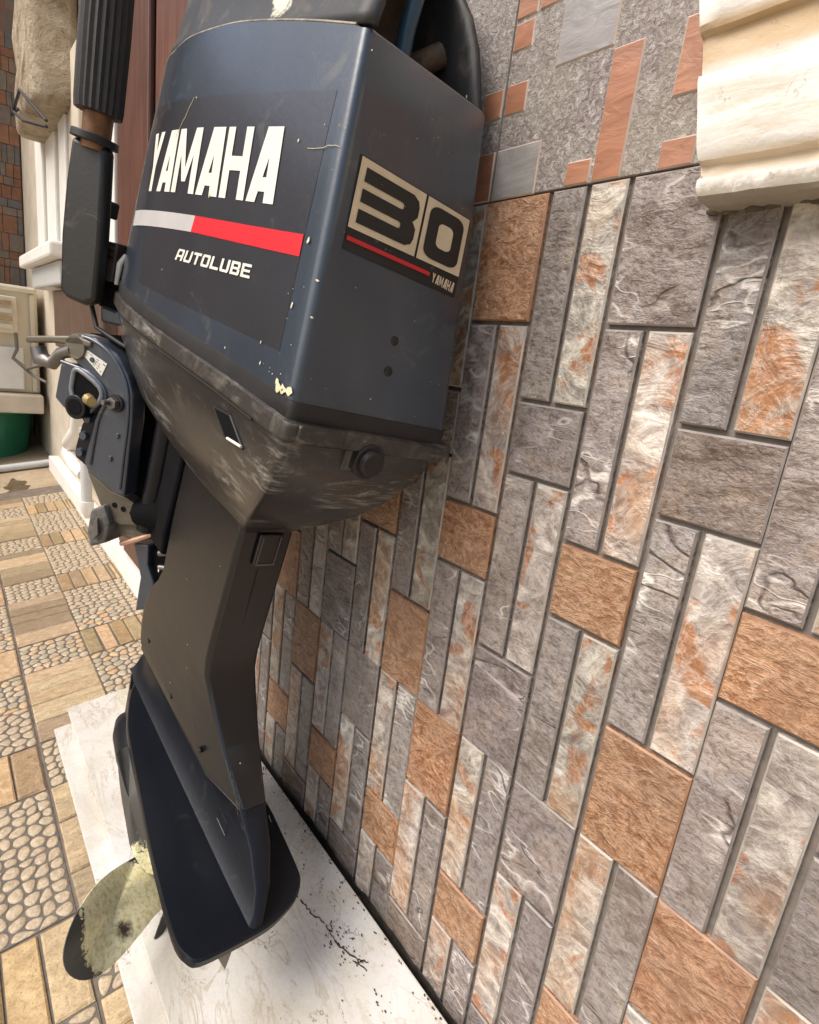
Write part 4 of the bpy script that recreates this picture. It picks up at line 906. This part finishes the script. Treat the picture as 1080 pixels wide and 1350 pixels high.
for a, b in (((.196,.0075,-.578),(.224,.0075,-.580)), ((.224,.0075,-.580),(.226,.0065,-.600)), ((.226,.0065,-.600),(.198,.0065,-.598)), ((.198,.0065,-.598),(.196,.0075,-.578))): m.tube([a, b], .00035, 5)
m.build('intake_mark', LEGM, plate)
for (x, z) in ((-.095,-.515), (.02,-.533), (.135,-.530)):
    m = ML(); m.tube([(x,.0218,z),(x,.0235,z),(x,.0240,z)], [.0048,.0045,.0025], 6); m.build('case_bolt', LEGM, leg)
m = ML()
for (x, z, r_) in ((-.118,-.541,.003),(.03,-.43,.0012),(.045,-.46,.0009),(-.02,-.35,.0009),(.06,-.28,.0008),(-.118,-.395,.003)):
    m.add([(x+r_*R.uniform(.5,1.1)*math.cos(2*PI*k/8), .0224, z+r_*R.uniform(.5,1.1)*math.sin(2*PI*k/8)) for k in range(8)], [tuple(range(8))])
m.build('leg_chips', CHIP, leg, kind='stuff')
m = ML(); m.tube([(.0892,-.018,z) for z in (-.27,-.33,-.41)], .0006, 5); m.build('casting_seam', LEGM, leg)
# scrapes on the aft edge of the leg
sc2 = ML()
for k in range(34):      # fine scrapes following the aft edge
    f = R.random()**.7; x = .165+.085*f; y = (-.048+.012*f if R.random() < .5 else .004-.004*f)+R.uniform(-.003,.004); z = -.505-.058*f
    dx = R.uniform(.002,.009); sc2.tube([(x+.0015,y,z+.001),(x+dx+.0015,y+R.uniform(-.0015,.0015),z-dx*.68+.001)], R.uniform(.00012,.00035), 4)
sc2.build('scrapes', STEEL, leg, kind='stuff')
# --- propeller
prop = ML(); prop.loft(gear_rings([(.078,.030),(.085,.034),(.17,.031),(.185,.024),(.188,.010)], .0, -.745)); prp = prop.build('propeller', NAVYD, motor, smooth=50)
def blade(P, th, name, cen, bul):
    n = len(P); C_ = Vector(cen); nr = Vector((0, 0, 0))
    V = [Vector(p) for p in P]
    for a, b in zip(V, V[1:]+V[:1]): nr += (a-C_).cross(b-C_)
    nr.normalize(); 
    if nr.x < 0: nr = -nr
    P3 = catmull(P+[P[0]], 3)[:-1]; V = [Vector(p) for p in P3]
    rings = []
    for s_ in (1, -1):
        rr = []
        for f in (1., .97, .75, .5, .25, .06):
            rr.append([C_+(v-C_)*f+nr*(bul*(1-f*f)+s_*th*(.35 if f == 1 else min(1, .5+(1-f)*.9))) for v in V])
        rings.append(rr)
    m = ML(); m.loft(list(reversed(rings[0]))+rings[1], True, True); return m.build(name, m_blade, prp, smooth=55)
def mk_blade():
    t = NT('blade_paint'); p = t.pos(obj=True); n = t.noise(p, 85, 7, .78, .5); f = t.noise(p, 150, 4, .7)
    sub = t.N.new('ShaderNodeVectorMath'); sub.operation = 'DISTANCE'; t.L.new(p, sub.inputs[0]); sub.inputs[1].default_value = (.170, -.088, -.752)
    d = t.math('ADD', sub.outputs['Value'], t.math('MULTIPLY', t.math('SUBTRACT', n, .5), .075))
    msk = t.ramp(d, [(.079, 1.), (.082, 0.)])
    ye = t.ramp(f, [(.35, (.62,.54,.27)), (.5, (.86,.79,.47)), (.66, (.93,.89,.63))])
    hole = t.ramp(t.vor(p, 30), [(.10, 1.), (.16, 0.)]); ye = t.mix(t.math('MULTIPLY', hole, t.ramp(t.noise(p, 12, 2), [(.5, 0.), (.55, .85)])), ye, (.12,.09,.06))
    for cen, rr in (((.195,-.098,-.772), .010), ((.216,-.108,-.803), .008)):
        s2 = t.N.new('ShaderNodeVectorMath'); s2.operation = 'DISTANCE'; t.L.new(p, s2.inputs[0]); s2.inputs[1].default_value = cen
        d2 = t.math('ADD', s2.outputs['Value'], t.math('MULTIPLY', t.math('SUBTRACT', t.noise(p, 120, 5, .7), .5), .02)); ye = t.mix(t.ramp(d2, [(rr, 1.), (rr+.003, 0.)]), ye, (.06,.04,.025))
    g = t.mix(n, (.060,.058,.050), (.10,.096,.085)); c = t.mix(msk, g, ye)
    return t.fin(c, .6, t.bump(t.math('ADD', t.math('MULTIPLY', msk, .6), t.math('MULTIPLY', f, .4)), .0012, .5), spec=.4)
m_blade = mk_blade()
blade([(x, y, max(z, -.833)) for x, y, z in BL1], .0022, 'blade', (.165,.105,-.765), .006)
blade([(x, y, min(z, -.652)) for x, y, z in BL2], .0022, 'blade', (.055,.060,-.690), .004)
blade([(x, y, max(z, -.835)) for x, y, z in BL3], .0020, 'blade', (.175,.015,-.838), .003)
# --- clamp bracket, drawn in its own steered plane: u forward, z up, n outwards
def BP(u, z, n_=0.): return (-.179-u*B_dir[0]+n_*B_dir[1], .0535+u*B_dir[1]+n_*B_dir[0], z)
def bpr(m, pts, n0, n1): m.loft([[BP(u, z, n0) for u, z in pts], [BP(u, z, n1) for u, z in pts]])
br = None
m = ML(); bpr(m, B_main, -.030, .000); br = m.build('clamp_bracket', BRKM, motor, bevel=.0035, seg=3, smooth=50)
m = ML(); bpr(m, B_flange, -.034, -.010); m.build('pin_flange', NAVYD, br, bevel=.002)
for (u, z) in B_holes:
    m = ML(); m.tube([BP(u, z, -.0105), BP(u, z, -.005)], [.0075,.0065], 14); m.build('pin_boss', STEEL if False else BRKM, br, smooth=40)
m = ML(); bpr(m, B_frame, -.05, .002); hf = m.build('hook_frame', BRKM, br, bevel=.004, seg=3, smooth=50)
m = ML(); cl = B_hollow+[B_hollow[0]]; m.tube([BP(u, z, .003) for u, z in catmull(cl, 3)], .0042, 8); m.build('hook_rim', plain('rubbed_grey', (.20,.21,.22), .4, .3, var=.2), hf, smooth=60)
m = ML(); bpr(m, B_hollow, .000, .0034); m.build('hook_hollow_shade', VOIDM, br, bevel=.001)
m = ML(); m.tube([BP(.112,-.178,.0036), BP(.100,-.176,.012)], [.010,.007], 10); m.build('brass_bush', plain('worn_brass', (.55,.42,.20), .35, .7), br, smooth=50)
(u, z), = B_tube
m = ML(); m.tube([BP(u, z, -.03), BP(u, z, .012), BP(u, z, .0125)], [.0185,.0185,.016], 28); tb_ = m.build('tilt_tube', NAVYD, br, smooth=50, bevel=.001)
m = ML(); m.tube([BP(u, z, .0128), BP(u, z, .0134)], .0125, 24); m.build('tube_bore_shade', VOIDM, tb_)
(u, z), (u2, z2) = B_nut
m = ML(); m.tube([BP(u, z, .0), BP(u, z, .004)], .0135, 24); wsh = m.build('washer', BLACK, br, smooth=40)
m = ML(); m.tube([BP(u, z, .004), BP(u, z, .013)], [.0095,.009], 6); m.build('hex_nut', STEEL, wsh, bevel=.0008)
m = ML(); m.tube([BP(u+.004, z, .013), BP(u+.006, z, .022)], [.0045,.004], 12); m.build('bolt_end', STEEL, wsh, smooth=40)
m = ML(); bpr(m, B_label, .0004, .0011); lbl = m.build('spec_label', LETTER, br)
m = ML()
def lq(s_, t_):
    a, b, c, d = B_label; return tuple((a[k]*(1-s_)+b[k]*s_)*(1-t_)+(d[k]*(1-s_)+c[k]*s_)*t_ for k in (0, 1))
for k in range(1, 5):
    for j in range(6):
        if R.random() < .2: continue
        s0, s1, t0, t1 = k/5-.028, k/5+.028, j/6+.02, j/6+.02+R.uniform(.06,.13)
        m.add([BP(*lq(s0, t0), .0014), BP(*lq(s1, t0), .0014), BP(*lq(s1, t1), .0014), BP(*lq(s0, t1), .0014)], [(0,1,2,3)])
m.build('label_print', BLACK, lbl)
# clamp screw and handle
(u, z), = B_boss
m = ML(); m.tube([BP(u, z, -.030), BP(u, z, -.004), BP(u, z, .004)], [.021,.021,.017], 22); bo = m.build('clamp_boss', WORN, br, smooth=50)
m = ML(); bpr(m, [(.238,-.134),(.240,-.124),(.150,-.092),(.125,-.093),(.124,-.101),(.19,-.117)], -.010, .004); m.build('clamp_handle', WORN, br, bevel=.003, seg=3, smooth=50)
m = ML(); m.tube([BP(.222,-.135,-.004), BP(.214,-.150,-.004), BP(.192,-.150,-.004), BP(.180,-.130,-.004), BP(.160,-.118,-.004)], [.011,.013,.010,.009,.010], 12); m.build('clamp_screw', STEEL, br, smooth=60)
# swivel bracket between clamp and leg
m = ML()
m.loft([[(-.150+a*.034*k_, -.010+b*.04*k_, z) for a, b in ((1,1),(1.1,0),(1,-1),(-1,-1),(-1.2,0),(-1,1))] for z, k_ in ((-.075,1.1), (-.12,1.), (-.26,.9), (-.33,.95), (-.37,.8))])
sw = m.build('swivel_bracket', VOIDM, motor, bevel=.004, smooth=45)
m = ML(); m.tube([(-.19,.03,-.10),(-.19,.025,-.36)], .016, 14); m.build('swivel_shaft', NAVYD, sw, smooth=60)
m = ML(); m.tube([BP(.012,-.335,-.028), BP(-.02,-.325,-.03), BP(-.05,-.330,-.03)], [.022,.028,.020], 14); m.build('lower_yoke', VOIDM, sw, smooth=60)
m = ML(); bpr(m, B_low, -.045, -.020); lo = m.build('tilt_stop_plate', WORN, br, bevel=.002)
for k in range(4):
    m = ML(); uu = .052-.017*k; m.tube([BP(uu, -.338, -.0198), BP(uu, -.338, -.0188)], .0045, 12); m.build('stop_hole_shade', VOIDM, lo)
m = ML(); bpr(m, B_anode, -.05, -.008); an = m.build('sacrificial_anode', plain('anode_grey', (.12,.115,.105), .7, .2, var=.5, sc_=60, bump=.002), br, bevel=.004, seg=2)
m = ML(); bpr(m, [(.070,-.37),(.064,-.362),(.058,-.39),(.066,-.405)], -.006, -.001); m.build('anode_slot', STEEL, an, bevel=.001)
m = ML(); m.tube([BP(*B_rod[0], -.028), BP(*B_rod[1], -.034)], .0042, 12); m.build('tilt_pin', COPPER, br, smooth=60)
m = ML(); bpr(m, B_blue, -.07, -.040); m.build('lower_mount', BRKM, leg, bevel=.003)
m = ML(); bpr(m, B_link, -.05, -.030); m.build('tilt_link', WORN, br, bevel=.003)
m = ML(); bpr(m, [(-.012,-.40),(-.05,-.385),(-.06,-.42),(-.055,-.47),(-.03,-.50),(-.02,-.455)], -.085, -.05); m.build('mount_cavity_shade', VOIDM, leg, bevel=.002)
for a, b, r_ in (((-.03,-.40,-.045),(-.045,-.392,-.045),.006), ((-.035,-.425,-.045),(-.05,-.42,-.045),.005), ((-.035,-.468,-.045),(-.045,-.472,-.043),.005)):
    m = ML(); m.tube([BP(*a), BP(*b)], r_, 10); m.build('mount_bolt', STEEL, leg, smooth=60)
m = ML(); bpr(m, B_void, -.090, -.055); m.build('swivel_void_fill', VOIDM, motor, bevel=.004, seg=2)  # black filler plate painting in the dark void between bracket and leg
m = ML(); bpr(m, B_strut, -.06, -.035); m.build('upper_strut', VOIDM, br, bevel=.003)
m = ML(); m.tube([BP(u, z, .000) for u, z in catmull(B_rib, 3)], .0032, 8); m.build('edge_rib', BRKM, br, smooth=60)
m = ML(); m.tube([BP(u, z, .000) for u, z in catmull(B_rib2, 3)], .0036, 8); m.build('edge_rib', BRKM, br, smooth=60)
for (u, z) in ((.060,-.255), (.055,-.215), (.120,-.118)):
    m = ML(); m.tube([BP(u, z, .0), BP(u, z, .003)], [.0045,.0035], 10); m.build('rivet', BRKM, br, smooth=40)
m = ML(); m.tube([BP(.02,-.10,-.03), BP(.05,-.088,-.02), BP(.09,-.083,-.015), BP(.14,-.075,-.02), BP(.165,-.045,-.03)], .0035, 8); m.build('control_cable', BLACK, br, smooth=70)
m = ML(); m.tube([BP(-.02,-.13,-.05), BP(.0,-.20,-.045), BP(-.01,-.28,-.045), BP(-.03,-.33,-.05)], .0045, 8); m.build('water_hose', BLACK, br, smooth=70)
# --- tiller folded upright
m = ML(); bpr(m, T_arm, -.022, .0); til = m.build('tiller_arm', m_paint('tiller_black', (.012,.012,.011), .42, .0, .5, .06), motor, bevel=.007, seg=3, smooth=50)
m = ML(); ua, za, ub, zb_ = T_gripax[0][0], T_gripax[0][1], T_gripax[1][0], T_gripax[1][1]; rings = []; nr_ = 44
d_ = Vector(BP(ua, za))-Vector(BP(ub, zb_)); ln = d_.length; d_.normalize(); a_ = Vector(BP(1, 0))-Vector(BP(0, 0)); a_ = (a_-d_*a_.dot(d_)).normalized(); b_ = d_.cross(a_)
for f, rr in ((0,.020), (.004,.0295), (.06,.0305), (.5,.0312), (.97,.0300), (1,.026)):
    c0 = Vector(BP(ub-.003, zb_, -.004))+d_*ln*f
    rings.append([c0+(a_*math.cos(2*PI*k/nr_)+b_*math.sin(2*PI*k/nr_))*(rr-(.0022 if (k % 2) and 0 < f < 1 else 0)) for k in range(nr_)])
m.loft(rings); m.build('grip', RUBBER, til, smooth=25)
m = ML(); c0, c1 = Vector(BP(T_neck[0][0], T_neck[0][1]+.012, -.006)), Vector(BP(T_neck[1][0], T_neck[1][1]-.01, -.008)); m.tube([c0, c1], [.019,.018], 20); m.build('neck', plain('rusty_steel', (.20,.10,.05), .5, .4, var=.4, sc_=60), til, smooth=60)
m = ML(); m.tube([BP(.183,.176,-.010), BP(.183,.166,-.010)], [.0295,.030], 24); m.build('collar', BLACK, til, smooth=40, bevel=.001)
m = ML(); bpr(m, plug, -.05, -.03); m.build('stop_button', BLACK, til, bevel=.003)
m = ML(); bpr(m, S_box1, -.085, -.03); sb = m.build('steering_bracket', plain('brown_rubber', (.075,.055,.045), .6, var=.3), motor, bevel=.002)
for k in range(3):
    m = ML(); z = .046-.009*k; m.add([BP(.168,z-.003,-.029), BP(.14,z+.000,-.029), BP(.14,z+.003,-.029), BP(.168,z+.0,-.029)], [(0,1,2,3)]); m.build('groove', BLACK, sb)
m = ML(); bpr(m, S_box2, -.09, -.035); m.build('pivot_block', VOIDM, sb, bevel=.004)
m = ML(); bpr(m, S_box3, -.09, -.03); m.build('arm_root', BRKM, sb, bevel=.004)
m = ML(); m.tube([BP(.128,-.005,-.03), BP(.128,.025,-.03), BP(.122,.04,-.032)], [.003,.0045,.003], 8); m.build('choke_knob', LETTER, sb, smooth=60)
